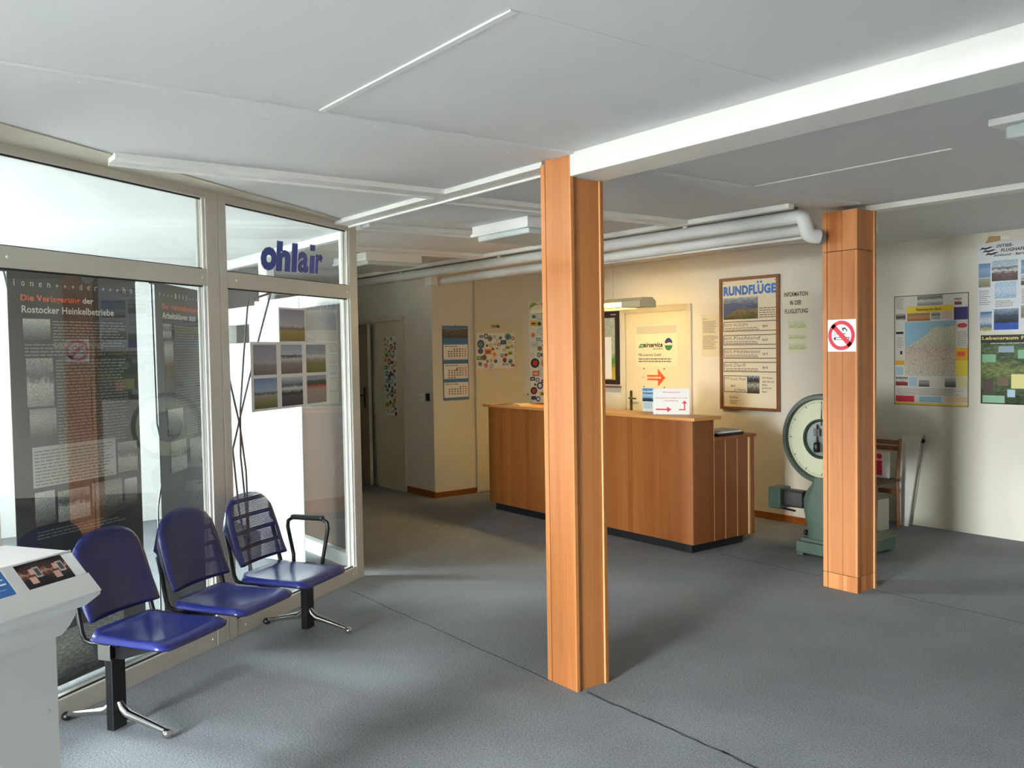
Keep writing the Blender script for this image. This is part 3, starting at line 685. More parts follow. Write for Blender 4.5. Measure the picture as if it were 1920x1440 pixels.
cb('corner_edge', (-4.60, 5.4155, .862), (-4.592, 5.4215, 1.032), WOODE, bev=0)
cb('end_post', (-4.612, 5.836, .072), (-4.589, 5.856, .862), WOODE); cb('end_post', (-4.612, 5.86, .072), (-4.587, 5.905, .862), WOODS)
cb('worktop', (-7.33, 5.14, 1.032), (-4.545, 5.45, 1.057), WOODT)
cb('back_board', (-7.26, 5.40, .88), (-4.612, 5.418, 1.032), WOODF)
cb('desk_top', (-7.26, 5.43, .862), (-4.585, 5.93, .885), WOODS)

# sign, leaflet holder and papers on the counter
ang = math.atan2(.144, .26)
r = empty('counter_notice', (-5.075, 5.248, 1.0575), ang, 'white closed-counter notice with red arrows standing on the counter', 'sign')
rect('card', 0, 0, .297, .207, WHITEP, r, 1, .003)
MB().prism([(.003, .0), (.06, .0), (.003, .14)], 0, .14, .16).build('easel_back', WHITEP, r)
text('notice_text', 'Abfertigung geschlossen', .075, .173, .225, .184, RED, r, 4, .01)
text('notice_text', 'Informationen und Flugscheinverkauf', .018, .126, .28, .137, RED, r, 4, .01)
text('notice_text', 'in der Flugleitung', .085, .104, .205, .115, RED, r, 4, .01)
poly('arrow', [(.022, .034), (.115, .034), (.115, .016), (.15, .039), (.115, .062), (.115, .045), (.022, .045)], RED, r, 4)
poly('arrow', [(.21, .034), (.262, .034), (.262, .088), (.28, .088), (.257, .113), (.234, .088), (.252, .088), (.252, .043), (.21, .043)], RED, r, 4)
r = empty('leaflet_holder', (-5.32, 5.37, 1.0575), math.radians(8), 'clear holder with blue airfield leaflets beside the white notice', 'leaflet holder')
ACR = glass_mat('clear_acrylic', (.95, .97, .97), 1.3)
box('holder', (-.005, 0, 0), (.125, .035, .005), ACR, r); box('holder_front', (-.005, -.002, 0), (.125, .0, .09), ACR, r)
box('leaflet_stack', (0, .004, .006), (.12, .022, .205), WHITEP, r)
rect('cover_photo', .002, .09, .118, .202, photo('leaflet_photo', [(0, '#1f2c33'), (.2, '#2b4a60'), (.3, '#7ba9c4'), (.5, '#a9c8da'), (.6, '#2f6190'), (.75, '#c9dbe4'), (.85, '#2f73ab'), (1, '#7fb3d6')], 4, .3), r, -3)
rect('cover_panel', .01, .03, .1, .085, mat('leaflet_pale', '#c9d6da', .6), r, -3)
for i, (x, y, rz, c) in enumerate(((-7.05, 5.24, .3, '#6f6a62'), (-6.86, 5.28, -.2, '#b7a98c'))):
    r = empty('leaflet', (x, y, 1.0575), rz, ('dark folded leaflet at the left end of the counter', 'pale folded leaflet lying on the counter left of the front column')[i], 'leaflet')
    m_ = mat('leaflet_cover_%d' % i, c, .5); MB().prism([(-.1, 0), (.1, 0), (.1, .003), (0, .014+.006*i), (-.1, .004)], 1, -.07, .07).build('cover', m_, r)
    box('inner_page', (-.095, -.065, -.0003), (.095, .065, .0), WHITEP, r)
r = empty('acrylic_stand', (-6.88, 5.36, 1.0575), 0, 'small clear acrylic stand on the left part of the counter', 'holder')
MB().prism([(0, 0), (.06, 0), (.06, .004), (.03, .004), (.006, .1), (0, .1)], 0, -.05, .05).build('holder', ACR, r); box('clip', (-.008, .0, .09), (.008, .012, .112), GREYM, r)
r = empty('document_tray', (-4.76, 5.66, .8855), 0, 'black document tray with papers on the lower desk', 'tray')
box('tray', (-.13, -.15, 0), (.13, .17, .02), BLACKP, r, .003); box('paper_pile', (-.12, -.14, .0205), (.12, .15, .032), WHITEP, r); box('top_magazine', (-.09, -.1, .0325), (.12, .16, .038), mat('magazine_grey', '#8d8f92', .5), r)

# ================================================================== HANGING LAMP
LY = 5.8; LX0, LX1 = -7.24, -5.66; LZ0, LZ1 = 1.962, 2.052
lampm = mat('lamp_beige', '#d6c9a6', .5); FIN = mat('lamp_fin_yellow', '#d8c078', .4)
TUBE = mat('lamp_tube_glow', '#ffffff', .5, emit=(1.0, .70, .27), estr=66)
lr = empty('pendant_lamp', ((LX0+LX1)/2, LY, LZ0), 0, 'lit louvred pendant lamp hanging above the counter', 'lamp')
hx = (LX1-LX0)/2; hz = LZ1-LZ0
MB().prism([(-.105, .052), (-.06, hz), (.06, hz), (.105, .052), (.098, .052), (.055, hz-.008), (-.055, hz-.008), (-.098, .052)], 0, -hx+0.24, hx-0.24).build('housing', lampm, lr)
for sg in (-1, 1):
    x0, x1 = sorted((sg*(hx-0.24), sg*hx))
    pr = [(-.105, 0), (-.105, .055), (-.06, hz), (.06, hz), (.105, .055), (.105, 0)]
    MB().prism(pr, 0, x0, x1).build('end_cap', lampm, lr, bevel=.004)
N = 16
for i in range(1, N):
    x = -hx+0.24+(2*hx-.48)*i/N
    box('louvre_fin', (x-.005, -.097, .002), (x+.005, .097, .05), FIN, lr)
for yv in (-.05, .05): MB().tube([(-hx+.245, yv, .034), (hx-.245, yv, .034)], .013, 10).build('fluorescent_tube', TUBE, lr, 60)
for yv in (-.103, .103): box('bottom_rail', (-hx+0.24, yv-.002, -.002), (hx-0.24, yv+.002, .008), FIN, lr)
for x in (-.38+.72, -.5): MB().tube([(x, 0, hz), (x, 0, CZ-LZ0)], .004, 6).build('suspension_cord', lampm, lr)

# ================================================================== CEILING FIXTURES
DIFF = mat('prismatic_diffuser', '#c9d2d2', .25, spec=.6); LUMW = mat('luminaire_white', '#eeeeec', .4)
def fixture(x0, x1, y0, y1, label, step=True):
    r = empty('ceiling_light', ((x0+x1)/2, (y0+y1)/2, CZ), 0, label, 'ceiling light', 'box ceiling lights')
    a, b_ = (x1-x0)/2, (y1-y0)/2
    box('pan', (-a, -b_, -.072 if step else -.03), (a, b_, -.002), LUMW, r, .002)
    if step: box('pan_lip', (-a-.02, -b_-.004, -.076), (a+.004, b_+.004, -.056), LUMW, r, .002)
    c = .035 if step else .05
    MB().box((-a+c, -b_+c*.6, -.112 if step else -.085), (a-c*.5, b_-c, -.072 if step else -.03)).build('diffuser', DIFF, r, bevel=.012, segs=3)
fixture(-5.33, -4.68, 3.672, 4.25, 'white box ceiling light partly behind the front column')
fixture(-7.75, -7.10, 3.745, 4.32, 'white box ceiling light just past the partition end')
fixture(-1.72, -1.07, 3.70, 4.3, 'white ceiling light cut off by the right picture edge', False)
fixture(-1.5, -.87, 1.03, 1.63, 'ceiling light whose corner shows at the top picture edge', False)

# ------------------------------------------------------------------ pipes
def rounded(path, rad=.06, n=5):
    P_ = [Vector(p) for p in path]; out = [P_[0]]
    for i in range(1, len(P_)-1):
        a, b_, c = P_[i-1], P_[i], P_[i+1]; d1 = (a-b_); d2 = (c-b_); k1 = min(rad, d1.length*.48); k2 = min(rad, d2.length*.48)
        p1 = b_+d1.normalized()*k1; p2 = b_+d2.normalized()*k2
        for t in range(n+1):
            u = t/n; out.append((1-u)**2*p1+2*u*(1-u)*b_+u*u*p2)
    return out+[P_[-1]]
r = empty('lagged_pipe', (-3.5, 4.97, 2.43), 0, 'upper white lagged pipe under the ceiling, bending down beside the rear column', 'pipe', 'lagged pipes')
MB().tube(rounded([(-6.9, -.01, .005), (-6.0, 0, 0), (0.04, .01, 0), (.04, .03, -.125), (.085, .10, -.135)], .06, 6), .047, 16).build('pipe_run', PIPE, r, 60)
MB().lathe([(.05, 0), (.05, .012)], 16, 'y', (.085, .09, -.137)).build('end_band', GREYM, r, 60)
r = empty('lagged_pipe', (-3.55, 5.2, 2.378), 0, 'lower white lagged pipe running along the ceiling edge', 'pipe', 'lagged pipes')
MB().tube([(-4.64, 0, -.03), (-2, 0, -.012), (0, 0, 0)], .042, 16).build('pipe_run', PIPE, r, 60)
MB().lathe([(.045, 0), (.045, .012)], 16, 'x', (-2.4, 0, -.014)).build('pipe_band', TRIMW, r, 60)
r = empty('cable_conduit', (-3.45, 4.885, 2.466), 0, 'thin grey conduit between ceiling batten and pipe', 'conduit')
MB().tube([(-6.2, 0, 0), (0, 0, 0)], .011, 8).build('tube', GREYM, r, 60)
for x in (-.93, -3.2, -5.0): box('clamp', (x-.018, -.02, -.018), (x+.018, .018, .023), TRIMW, r, .003)
r = empty('cable_trunking', (-3.58, 5.262, 2.322), 0, 'slim white trunking below the lagged pipes', 'trunking')
box('trunking_body', (-4.55, 0, 0), (0, .02, .012), TRIMW, r); box('trunking_lid', (-4.55, -.002, .0125), (0, .021, .016), TRIMW, r)
r = empty('drain_stub', (-3.262, 5.46, 2.32), 0, 'short white pipe stub hanging right of the rear column', 'pipe')
MB().tube([(0, 0, .05), (0, 0, .17)], .017, 12).build('stub', PIPE, r, 60); MB().lathe([(.004, -.004), (.018, .006), (.022, .02), (.022, .05), (.018, .056)], 14).build('end_cap', PIPE, r, 60)

# ================================================================== DOORS, WALL THINGS
DOORC = mat('door_cream', '#dcd4b8', .5, var=.03, vscale=2); DOORD = mat('door_grey_brown', '#8d8272', .5, var=.06, vscale=2); DFRAME = mat('door_frame_paint', '#d8d2bf', .5)
BRASS = mat('handle_brass', '#7d7150', .3, metal=.8)
def handle(parent, x, z, m, left=True, y=0):
    h = box('handle_plate', (x-.018, y-.008, z-.11), (x+.018, y, z+.11), m, parent, .003)
    d = -1 if left else 1
    MB().tube(rounded([(x, y-.005, z+.03), (x, y-.05, z+.03), (x+d*.11, y-.05, z+.028)], .02, 4), .009, 8).build('lever', m, h, 60)
# door behind the counter
d1 = empty('door_1', (-6.94, YB, 0), 0, 'cream door with the airservice plate behind the counter', kind='structure')
box('leaf', (0, -.012, .01), (.868, -.001, 1.962), DOORC, d1, .003)
for a, b_, z0, z1 in ((-.065, -.004, 0, 2.03), (.872, .93, 0, 2.03)): box('frame', (a, -.025, z0), (b_, -.001, z1), DFRAME, d1, .003)
box('frame', (-.004, -.025, 1.966), (.872, -.001, 2.03), DFRAME, d1, .003)
handle(d1, .075, 1.03, BRASS, False, -.012)
for z in (.3, 1.55): MB().tube([(.868, -.02, z-.04), (.868, -.02, z+.04)], .008, 8).build('hinge', DFRAME, d1, 60)
r = empty('company_plate', (-6.785, YB-.014, 1.396), 0, 'cream company plate with airservice logo on the door', 'sign')
box('plate', (0, 0, 0), (.585, .006, .44), mat('plate_cream', '#e4dcc2', .5), r, .001); rect('top_strip', .01, .345, .575, .425, mat('plate_grey', '#c6c1b2', .5), r, 1)
poly('logo_flag', [(.035, .2), (.11, .2), (.135, .24), (.065, .24)], GREENP, r, 2); text('logo_text', 'FSB', .066, .21, .105, .228, WHITEP, r, 3, .02, .2)
text('logo_text', 'airservice', .12, .203, .385, .254, INK, r, 3, .03, .15); lines('logo_subtitle', .25, .182, .39, .196, 1, INKG, r, 2, .6, 0, 3)
ringp('oval', .468, .232, .06, .067, .006, WHITEP, r, 2); disc('oval_top', .468, .243, .052, .054, NAVY, r, 3, 16, 0, math.pi); disc('oval_bottom', .468, .222, .052, .054, GREENP, r, 3, 16, math.pi, 2*math.pi)
poly('bird', [(.44, .235), (.47, .252), (.5, .247), (.515, .24), (.49, .232)], WHITEP, r, 4)
text('company_name', 'FSB airservice GmbH', .036, .112, .36, .138, INK, r, 3, .015); lines('address', .036, .05, .52, .1, 2, INKG, r, 2, .5, .15, 8, (.02, .06))
r = empty('arrow_notice', (-6.70, YB-.014, 1.18), 0, 'paper with orange double arrow pinned to the cream door', 'notice')
rect('sheet', 0, -.005, .36, .21, mat('sheet_cream', '#dfd6b4', .7), r, 1)
poly('arrow', [(.075, .13), (.23, .13), (.23, .195), (.335, .102), (.23, .01), (.23, .075), (.075, .075)], ORANGE, r, 2); rect('arrow_gap', .02, .094, .27, .111, mat('sheet_cream', '#dfd6b4', .7), r, 3)
text('notice_text', 'Zur Flugleitung', .0, .095, .25, .110, INKG, r, 4)
for u, v in ((.03, .195), (.32, .195), (.03, .005), (.32, .005)): disc('pin', u, v, .008, .008, INK, r, 3, 10)

# framed picture and ledge left of that door
r = empty('framed_poster', (-7.75, YB-.002, 1.2), 0, 'dark-framed poster with pale landscape half hidden by the front column', 'poster')
DKF = mat('dark_frame', '#2c201c', .5)
for nm, A, B_ in (('frame', (0, .0), (.045, .8)), ('frame', (.66, 0), (.705, .8)), ('frame', (.045, 0), (.66, .05)), ('frame', (.045, .73), (.66, .8))): box(nm, (A[0], -.03, A[1]), (B_[0], 0, B_[1]), DKF, r, .002)
box('print', (.045, -.012, .05), (.66, -.002, .73), photo('landscape_print', [(0, '#c9b558'), (.2, '#b8a24c'), (.26, '#4f8a3d'), (.36, '#5d8f55'), (.45, '#a9b7a4'), (1, '#b5bcb6')], 4, .3), r)
rect('white_sheet', .25, .06, .585, .52, mat('bright_card', '#fbfbfb', .35), r, 19); rect('frame_text', .6, .76, .68, .768, WHITEP, r, 45)
box('ledge', (-.02, -.06, -.035), (.735, 0, -.018), FRAMEW, r, .003)

# RUNDFLUEGE board
r = empty('notice_board', (-5.645, YB-.002, .995), 0, 'tall wood-framed board headed RUNDFLÜGE', 'notice board')
BW, BH = .68, 1.247
for A, B_ in (((0, 0), (.03, BH)), ((BW-.03, 0), (BW, BH)), ((.03, 0), (BW-.03, .028)), ((.03, BH-.028), (BW-.03, BH))): box('frame', (A[0], -.028, A[1]), (B_[0], 0, B_[1]), FRAMEW, r, .003)
box('board', (.03, -.012, .028), (BW-.03, -.001, BH-.028), CREAMP, r)
Lb = 18
def bz(z): return z-.995
def bx_(x): return x+5.645
text('title', 'RUNDFLUGE', .045, bz(2.075), .64, bz(2.165), BLUE, r, Lb+2, .05)
for u in (.432, .468): rect('umlaut_dot', u, bz(2.176), u+.022, bz(2.194), BLUE, r, Lb+2)
rect('aerial_photo', bx_(-5.604), bz(1.85), bx_(-5.204), bz(2.055), photo('aerial_photo', [(0, '#3d4030'), (.25, '#6f6a45'), (.42, '#8a6f58'), (.55, '#44587a'), (.7, '#5d6f86'), (.9, '#8d97a0'), (1, '#a7aeb2')], 3, .6), r, Lb)
poly('coast', [(bx_(-5.604), bz(1.87)), (bx_(-5.45), bz(1.94)), (bx_(-5.40), bz(1.985)), (bx_(-5.47), bz(2.005)), (bx_(-5.604), bz(2.0))], mat('sea_blue', '#2f4a74', .5), r, Lb+1)
lines('side_text', bx_(-5.19), bz(1.857), bx_(-5.0), bz(1.96), 5, INKG, r, Lb, .4, .1, 21)
routes = (('RÜGEN', '280 €', 1.829, 1.735), ('Fischland', '165 €', 1.702, 1.607), ('Hiddensee', '165 €', 1.575, 1.48), ('Darß', '80 €', 1.447, 1.353))
for nm, pr, z1, z0 in routes:
    for A, B_ in (((.04, z1-.006), (.645, z1)), ((.04, z0), (.645, z0+.006)), ((.04, z0), (.046, z1))): rect('route_border', A[0], bz(A[1]), B_[0], bz(B_[1]), INK, r, Lb)
    text('route_text', 'ROUTE:', .055, bz(z1-.045), .145, bz(z1-.02), INK, r, Lb+1); text('route_text', nm, .16, bz(z1-.045), .16+.034*len(nm), bz(z1-.012), INKG, r, Lb+1, 0, .2)
    text('price', pr, .49, bz(z1-.062), .55, bz(z1-.04), INK, r, Lb+1, .01); lines('small_print', .06, bz(z0+.012), .46, bz(z1-.05), 2, INKG, r, Lb, .4, .1, int(z1*100))
for A, B_ in (((.04, 1.312), (.32, 1.318)), ((.04, 1.161), (.32, 1.167)), ((.04, 1.161), (.046, 1.318))): rect('route_border', A[0], bz(A[1]), B_[0], bz(B_[1]), INK, r, Lb)
text('route_text', 'ROUTE:', .05, bz(1.282), .11, bz(1.3), INK, r, Lb+1); text('route_text', 'Insel Poel', .12, bz(1.275), .3, bz(1.302), INKG, r, Lb+1, 0, .2)
text('price', '80 €', .13, bz(1.21), .175, bz(1.23), INK, r, Lb+1, .01); text('route_text', 'pro Flugzeug', .16, bz(1.172), .3, bz(1.196), INK, r, Lb+1, 0, .2)
rect('tree_photo', .315, bz(1.155), .455, bz(1.321), photo('tree_photo', [(0, '#3b3428'), (.3, '#6b6a58'), (.5, '#b5b4ae'), (.62, '#4c4a3c'), (.8, '#2f302a'), (1, '#9fb4c2')], 9, 1.1), r, Lb+1)
for i, t_ in enumerate(('Wir fliegen', 'auch die von', 'Ihnen', 'gewünschte', 'Route')): text('side_note', t_, .485, bz(1.29-.031*i), .485+.0108*len(t_), bz(1.309-.031*i), INK, r, Lb+1, .008)
text('footer_text', 'Rundflüge', .105, bz(1.10), .21, bz(1.122), INKG, r, Lb+1, 0, .2); lines('footer_text', .11, bz(1.05), .22, bz(1.09), 3, INKG, r, Lb, .4, .4, 31, (.01, .03))
for u, v in ((.05, 1.2), (.63, 1.2)): disc('pin', u, v, .005, .005, INK, r, Lb+1, 8)

# paper notices either side of the board
r = empty('price_notice', (-5.892, YB-.001, 1.497), 0, 'pale closely printed notice left of the RUNDFLÜGE board', 'notice')
rect('sheet', 0, 0, .222, .416, mat('sheet_pale', '#ddd5b8', .7), r, 1); text('notice_title', 'Preise', .02, .365, .075, .378, INK, r, 2); lines('notice_text', .02, .235, .205, .355, 10, INKG, r, 2, .4, .3, 41, (.01, .03)); lines('notice_text', .02, .075, .205, .215, 11, INKG, r, 2, .4, .3, 42, (.01, .03))
r = empty('information_notice', (-4.93, YB-.001, 1.87), 0, 'bold black notice INFORMATION IN DER FLUGLEITUNG', 'notice')
rect('sheet', -.01, -.02, .265, .225, mat('sheet_white', '#e3ddc9', .7), r, 1)
text('notice_text', 'INFORMATION', .004, .16, .25, .2, INK, r, 2, .022); text('notice_text', 'IN DER', .066, .085, .185, .125, INK, r, 2, .022); text('notice_text', 'FLUGLEITUNG', .012, .01, .25, .05, INK, r, 2, .022)
r = empty('faded_poster', (-4.895, YB-.001, 1.53), 0, 'faded pale green poster below the black information notice', 'poster')
rect('sheet', 0, 0, .21, .30, mat('sheet_faded', '#dcdcc4', .6), r, 1)
for i, (z0, z1) in enumerate(((.22, .28), (.125, .16), (.03, .085))): rect('faded_photo', .015, z0, .195, z1, photo('faded_photo_%d' % i, [(0, '#b9c489'), (.4, '#c2cc9c'), (.7, '#cdd3b8'), (1, '#d4d8c6')], 3, .6), r, 2)

# corner room wall: calendar, sticker door, sticker strip (face +X)
XF = XLW+.001
r = empty('wall_calendar', (XF, 5.225, 1.055), H90, 'blue three-month wall calendar hanging beside the wall corner', 'calendar')
CALB = mat('calendar_blue', '#4a78a8', .6)
box('backing', (0, -.004, 0), (.34, 0, .815), CALB, r, .001)
rect('header_photo', .005, .63, .335, .79, photo('calendar_photo', [(0, '#3a689c'), (.25, '#4a7cb0'), (.4, '#4a4038'), (.7, '#6a5240'), (.85, '#5b5a60'), (1, '#7d8fa5')], 4, .7), r, 8)
for i, z0 in enumerate((.445, .235, .03)):
    rect('month_sheet', .012, z0, .33, z0+.165, WHITEP, r, 8); lines('month_title', .03, z0+.142, .2, z0+.152, 1, INKG, r, 9, .7, 0, i)
    bb = MB(); br = MB()
    for rr_ in range(4+(i == 1)):
        for cc in range(7):
            if (rr_ == 0 and cc < 2+i) or (rr_ == 4 and cc > 2): continue
            u = .07+cc*.036; v = z0+.108-rr_*.025
            (br if cc > 4 else bb).add([(u, -9*LAY, v), (u+.02, -9*LAY, v), (u+.02, -9*LAY, v+.014), (u, -9*LAY, v+.014)], [(0, 1, 2, 3)])
    link('day_numbers', bb.mesh('day_numbers'), INKG, r); link('weekend_numbers', br.mesh('weekend_numbers'), mat('calendar_red', '#cf8f80', .6), r)
rect('day_marker', .165, .32, .195, .345, mat('marker_red', '#c2604a', .5), r, 10)
MB().tube([(.17, -.006, .815), (.17, -.006, .83)], .004, 6).build('hook', GREYM, r)
STC = ['#e4e4dc', '#d9dcd4', '#cfd6d6', '#c9302f', '#2f5f9c', '#e6e2d8', '#d2a420', '#2c2c30', '#4f8a58', '#e07a2c', '#7fb0c2', '#8a2f38', '#c7c2a8', '#3f3a78', '#9fbf3a']
STM = [mat('sticker_%d' % i, c, .4) for i, c in enumerate(STC)]
def stickers(parent, u0, v0, u1, v1, n, seed, layer=2, rmax=.06, rmin=.03):
    rd = random.Random(seed); placed = []
    t = 0
    while len(placed) < n and t < 4000:
        t += 1; rr_ = rd.uniform(rmin, rmax); u = rd.uniform(u0+rr_, u1-rr_); v = rd.uniform(v0+rr_, v1-rr_)
        if any((u-a)**2+(v-b_)**2 < (rr_+c)**2*.8 for a, b_, c in placed): continue
        placed.append((u, v, rr_))
        m_ = rd.choice(STM); k_ = rd.random(); m2_ = rd.choice([x for x in STM if x != m_])
        if k_ < .7:
            s_ = disc('sticker', u, v, rr_, rr_*rd.uniform(.75, 1.05), m_, parent, layer+rd.random()*.5, 20)
            disc('sticker_motif', u, v, rr_*.55, rr_*.5, m2_, s_, layer+1, 14)
        else:
            s_ = rect('sticker', u-rr_, v-rr_*.6, u+rr_, v+rr_*.6, m_, parent, layer); rect('sticker_motif', u-rr_*.6, v-rr_*.2, u+rr_*.5, v+rr_*.15, m2_, s_, layer+2)
d2 = empty('door_2', (XF-.001, 5.663, 0), H90, 'cream door with a square sticker-covered pane behind the counter', kind='structure')
box('leaf', (.0, -.02, .01), (.655, -.001, 1.915), DOORC, d2, .003); box('frame', (-.02, -.03, 0), (-.001, -.001, CZ-.03), DFRAME, d2, .002)
pn = box('sticker_pane', (.0, -.024, 1.39), (.53, -.02, 1.79), mat('pane_white', '#e9ece6', .35), d2)
stickers(pn, .0, 1.39, .53, 1.79, 40, 5, 36, .05, .024)
disc('round_sticker', .27, 1.29, .045, .045, STM[1], d2, 31); text('door_lettering', 'VHM', .2, 1.845, .33, 1.885, INK, d2, 31, .03, -.3)
ss = empty('sticker_strip', (XF, 6.43, .97), H90, 'tall strip of wall covered in aviation stickers beside the front column', 'sticker strip')
box('panel', (0, -.003, 0), (.36, 0, 1.19), mat('pane_white', '#e9ece6', .35), ss)
stickers(ss, 0, 0, .36, 1.19, 95, 9, 7, .07, .028)
# corridor wall: half-open dark door and the narrow sticker leaf (face -Y)
d3 = empty('door_3', (-9.43, YLF, 0), 0, 'narrow cream door leaf with a strip of stickers', kind='structure')
box('leaf', (.015, -.02, .015), (.60, -.001, 1.95), DOORC, d3, .003); box('frame', (.604, -.03, 0), (.65, -.001, 2.0), DFRAME, d3, .003); box('frame', (-.03, -.03, 1.955), (.604, -.001, 2.0), DFRAME, d3, .003)
box('threshold', (.05, -.04, 0), (.6, -.001, .014), DFRAME, d3)
pn = box('sticker_pane', (.20, -.024, .855), (.485, -.02, 1.775), mat('pane_white', '#e9ece6', .35), d3); stickers(pn, .2, .855, .485, 1.775, 55, 13, 36, .05, .022)
d4 = empty('door_4', (-9.5, YLF-.06, 0), math.radians(186), 'grey-brown door standing ajar with black lever handle', kind='structure')
box('leaf', (0, 0, .01), (.82, .04, 1.93), DOORD, d4, .003)
hp = box('handle_plate', (.055, .04, .93), (.095, .048, 1.18), BLACKP, d4, .003); MB().tube(rounded([(.075, .045, 1.08), (.075, .09, 1.08), (.2, .09, 1.08)], .02, 4), .011, 8).build('lever', BLACKP, hp, 60)
box('leaf_edge', (-.004, -.001, .01), (-.0005, .041, 1.93), DFRAME, d4)
r = empty('light_switch', (-8.42, YLF, 1.09), 0, 'double white wall switch beside the sticker door', 'switch')
box('plate', (-.075, -.01, -.04), (.05, 0, .04), PVCW, r, .003); box('rocker', (-.065, -.014, -.03), (-.017, -.01, .03), PVCW, r, .002); box('rocker', (-.007, -.014, -.03), (.04, -.01, .03), PVCW, r, .002); box('toggle_mark', (-.042, -.016, -.012), (-.036, -.014, .012), INK, r)
r = empty('thermostat', (-8.30, YLF, 1.095), 0, 'small black wall control beside the white switch', 'control')
box('housing', (-.03, -.02, -.042), (.03, 0, .042), BLACKP, r, .004); box('screen', (-.018, -.021, -.005), (.018, -.02, .028), mat('dark_screen', '#22262a', .2), r)
tag(box('trim_16', (XLW-.02, YLF-.06, 2.30), (XLW+.10, YLF+.02, 2.40), TRIMW), kind='structure')

# ================================================================== MAP WALL
r = empty('area_map', (-4.285, YB2-.001, 1.057), 0, 'framed regional advertising map hanging right of the rear column', 'map')
MW, MH = .655, .957
rect('sheet', 0, 0, MW, MH, mat('map_paper', '#d9d3cb', .6), r, 1)
for A, B_ in (((0, 0), (.006, MH)), ((MW-.006, 0), (MW, MH)), ((0, MH-.006), (MW, MH))): rect('border', A[0], A[1], B_[0], B_[1], INK, r, 3)
rect('bottom_band', 0, 0, MW, .02, YEL, r, 2); rect('border', 0, .0, MW, .004, INK, r, 4)
def mapland():
    m = photo('map_land', [(0, '#c9c5b4'), (.4, '#cbb9a6'), (.5, '#c4aba6'), (.6, '#bfc0a6'), (1, '#cfc6b4')], 14, .6); return m
u0, v0, u1, v1 = .099, .254, .551, .727
rect('land_map', u0, v0, u1, v1, mapland(), r, 2)
poly('sea', [(u0, v1), (u1, v1), (u1, v1-.03), (.45, v1-.06), (.40, v1-.04), (.34, v1-.06), (.31, v1-.10), (.27, v1-.13), (.2, v1-.17), (.15, v1-.2), (u0, v1-.22)], SKYB, r, 4)
rd = random.Random(77)
bb = MB()
for i in range(70):
    x = rd.uniform(u0+.01, u1-.03); z = rd.uniform(v0+.01, v1-.2); w_ = rd.uniform(.008, .025)
    bb.add([(x, -4*LAY, z), (x+w_, -4*LAY, z), (x+w_, -4*LAY, z+.004), (x, -4*LAY, z+.004)], [(0, 1, 2, 3)])
link('place_names', bb.mesh('place_names'), mat('map_ink', '#8f8884', .7), r)
def mp_(x, z): return (x+4.285, z-1.057)
def mrect(nm, x0, z1, x1, z0, m, ly=2): a = mp_(x0, z0); b_ = mp_(x1, z1); return rect(nm, a[0], a[1], b_[0], b_[1], m, r, ly)
mrect('title_band', -4.171, 1.915, -3.758, 1.862, YEL); a = mp_(-4.08, 1.878); text('map_title', 'Faszinierendes Barth', a[0], a[1], a[0]+.22, a[1]+.022, INK, r, 4, .02)
mrect('town_photo', -4.074, 2.005, -3.849, 1.92, photo('town_photo', [(0, '#8a8378'), (.3, '#a9a69c'), (.5, '#d0d0ce'), (.7, '#77736c'), (1, '#8d8a84')], 4, .5))
mrect('brown_advert', -4.166, 1.858, -3.96, 1.79, photo('brown_advert', [(0, '#9a5a34'), (.5, '#b98a5a'), (1, '#8a6a48')], 5, .6)); mrect('navy_advert', -3.754, 1.895, -3.638, 1.79, NAVY)
mrect('grey_advert', -3.95, 1.858, -3.87, 1.80, GPH[1]); mrect('pink_advert', -3.86, 1.86, -3.77, 1.80, mat('pale_pink', '#d6b9b4', .6))
a = mp_(-3.684, 1.74); disc('red_car', a[0], a[1], .042, .02, mat('car_red', '#b1302e', .5), r, 3)
mrect('orange_advert', -3.735, 1.554, -3.634, 1.446, mat('advert_amber', '#d9a01e', .6)); mrect('yellow_advert', -3.734, 1.446, -3.634, 1.313, mat('advert_yellow', '#d8c93c', .6)); mrect('orange_mark', -3.725, 1.52, -3.66, 1.485, ORANGE, 3)
mrect('red_advert', -4.27, 1.137, -4.1, 1.083, RED); mrect('blue_advert', -4.054, 1.135, -3.861, 1.086, SKYB); mrect('peach_advert', -3.815, 1.142, -3.634, 1.094, mat('advert_peach', '#dcb88e', .6)); mrect('yellow_strip', -4.275, 1.446, -4.191, 1.407, mat('advert_amber', '#d9a01e', .6)); mrect('blue_strip', -4.27, 1.39, -4.2, 1.32, mat('advert_paleblue', '#a9c2d2', .6))
mrect('car_photo', -4.272, 1.30, -4.16, 1.225, photo('cars_red', [(0, '#5a2a28'), (.4, '#a03a34'), (.6, '#d8d4d0'), (1, '#3f3a3a')], 6, 1.0)); mrect('house_photo', -4.06, 1.275, -3.965, 1.22, GPH[2]); mrect('town_photo', -3.83, 1.30, -3.735, 1.222, GPH[0]); mrect('cream_advert', -3.73, 1.30, -3.636, 1.222, mat('advert_cream', '#d8cf9c', .6)); mrect('pale_advert', -4.15, 1.30, -4.075, 1.22, mat('advert_paleblue', '#a9c2d2', .6))
mrect('bar_photo', -4.27, 1.865, -4.18, 1.80, photo('bar_photo', [(0, '#d9d4cc'), (.3, '#57504e'), (.6, '#6a6462'), (1, '#d9d4cc')], 2, .4)); mrect('dark_logo', -4.27, 1.70, -4.2, 1.68, INK, 3); mrect('violin', -4.23, 1.53, -4.21, 1.50, INK, 3); mrect('house_photo', -3.75, 1.97, -3.69, 1.915, photo('cars_red', [(0, '#5a2a28'), (1, '#3f3a3a')]))
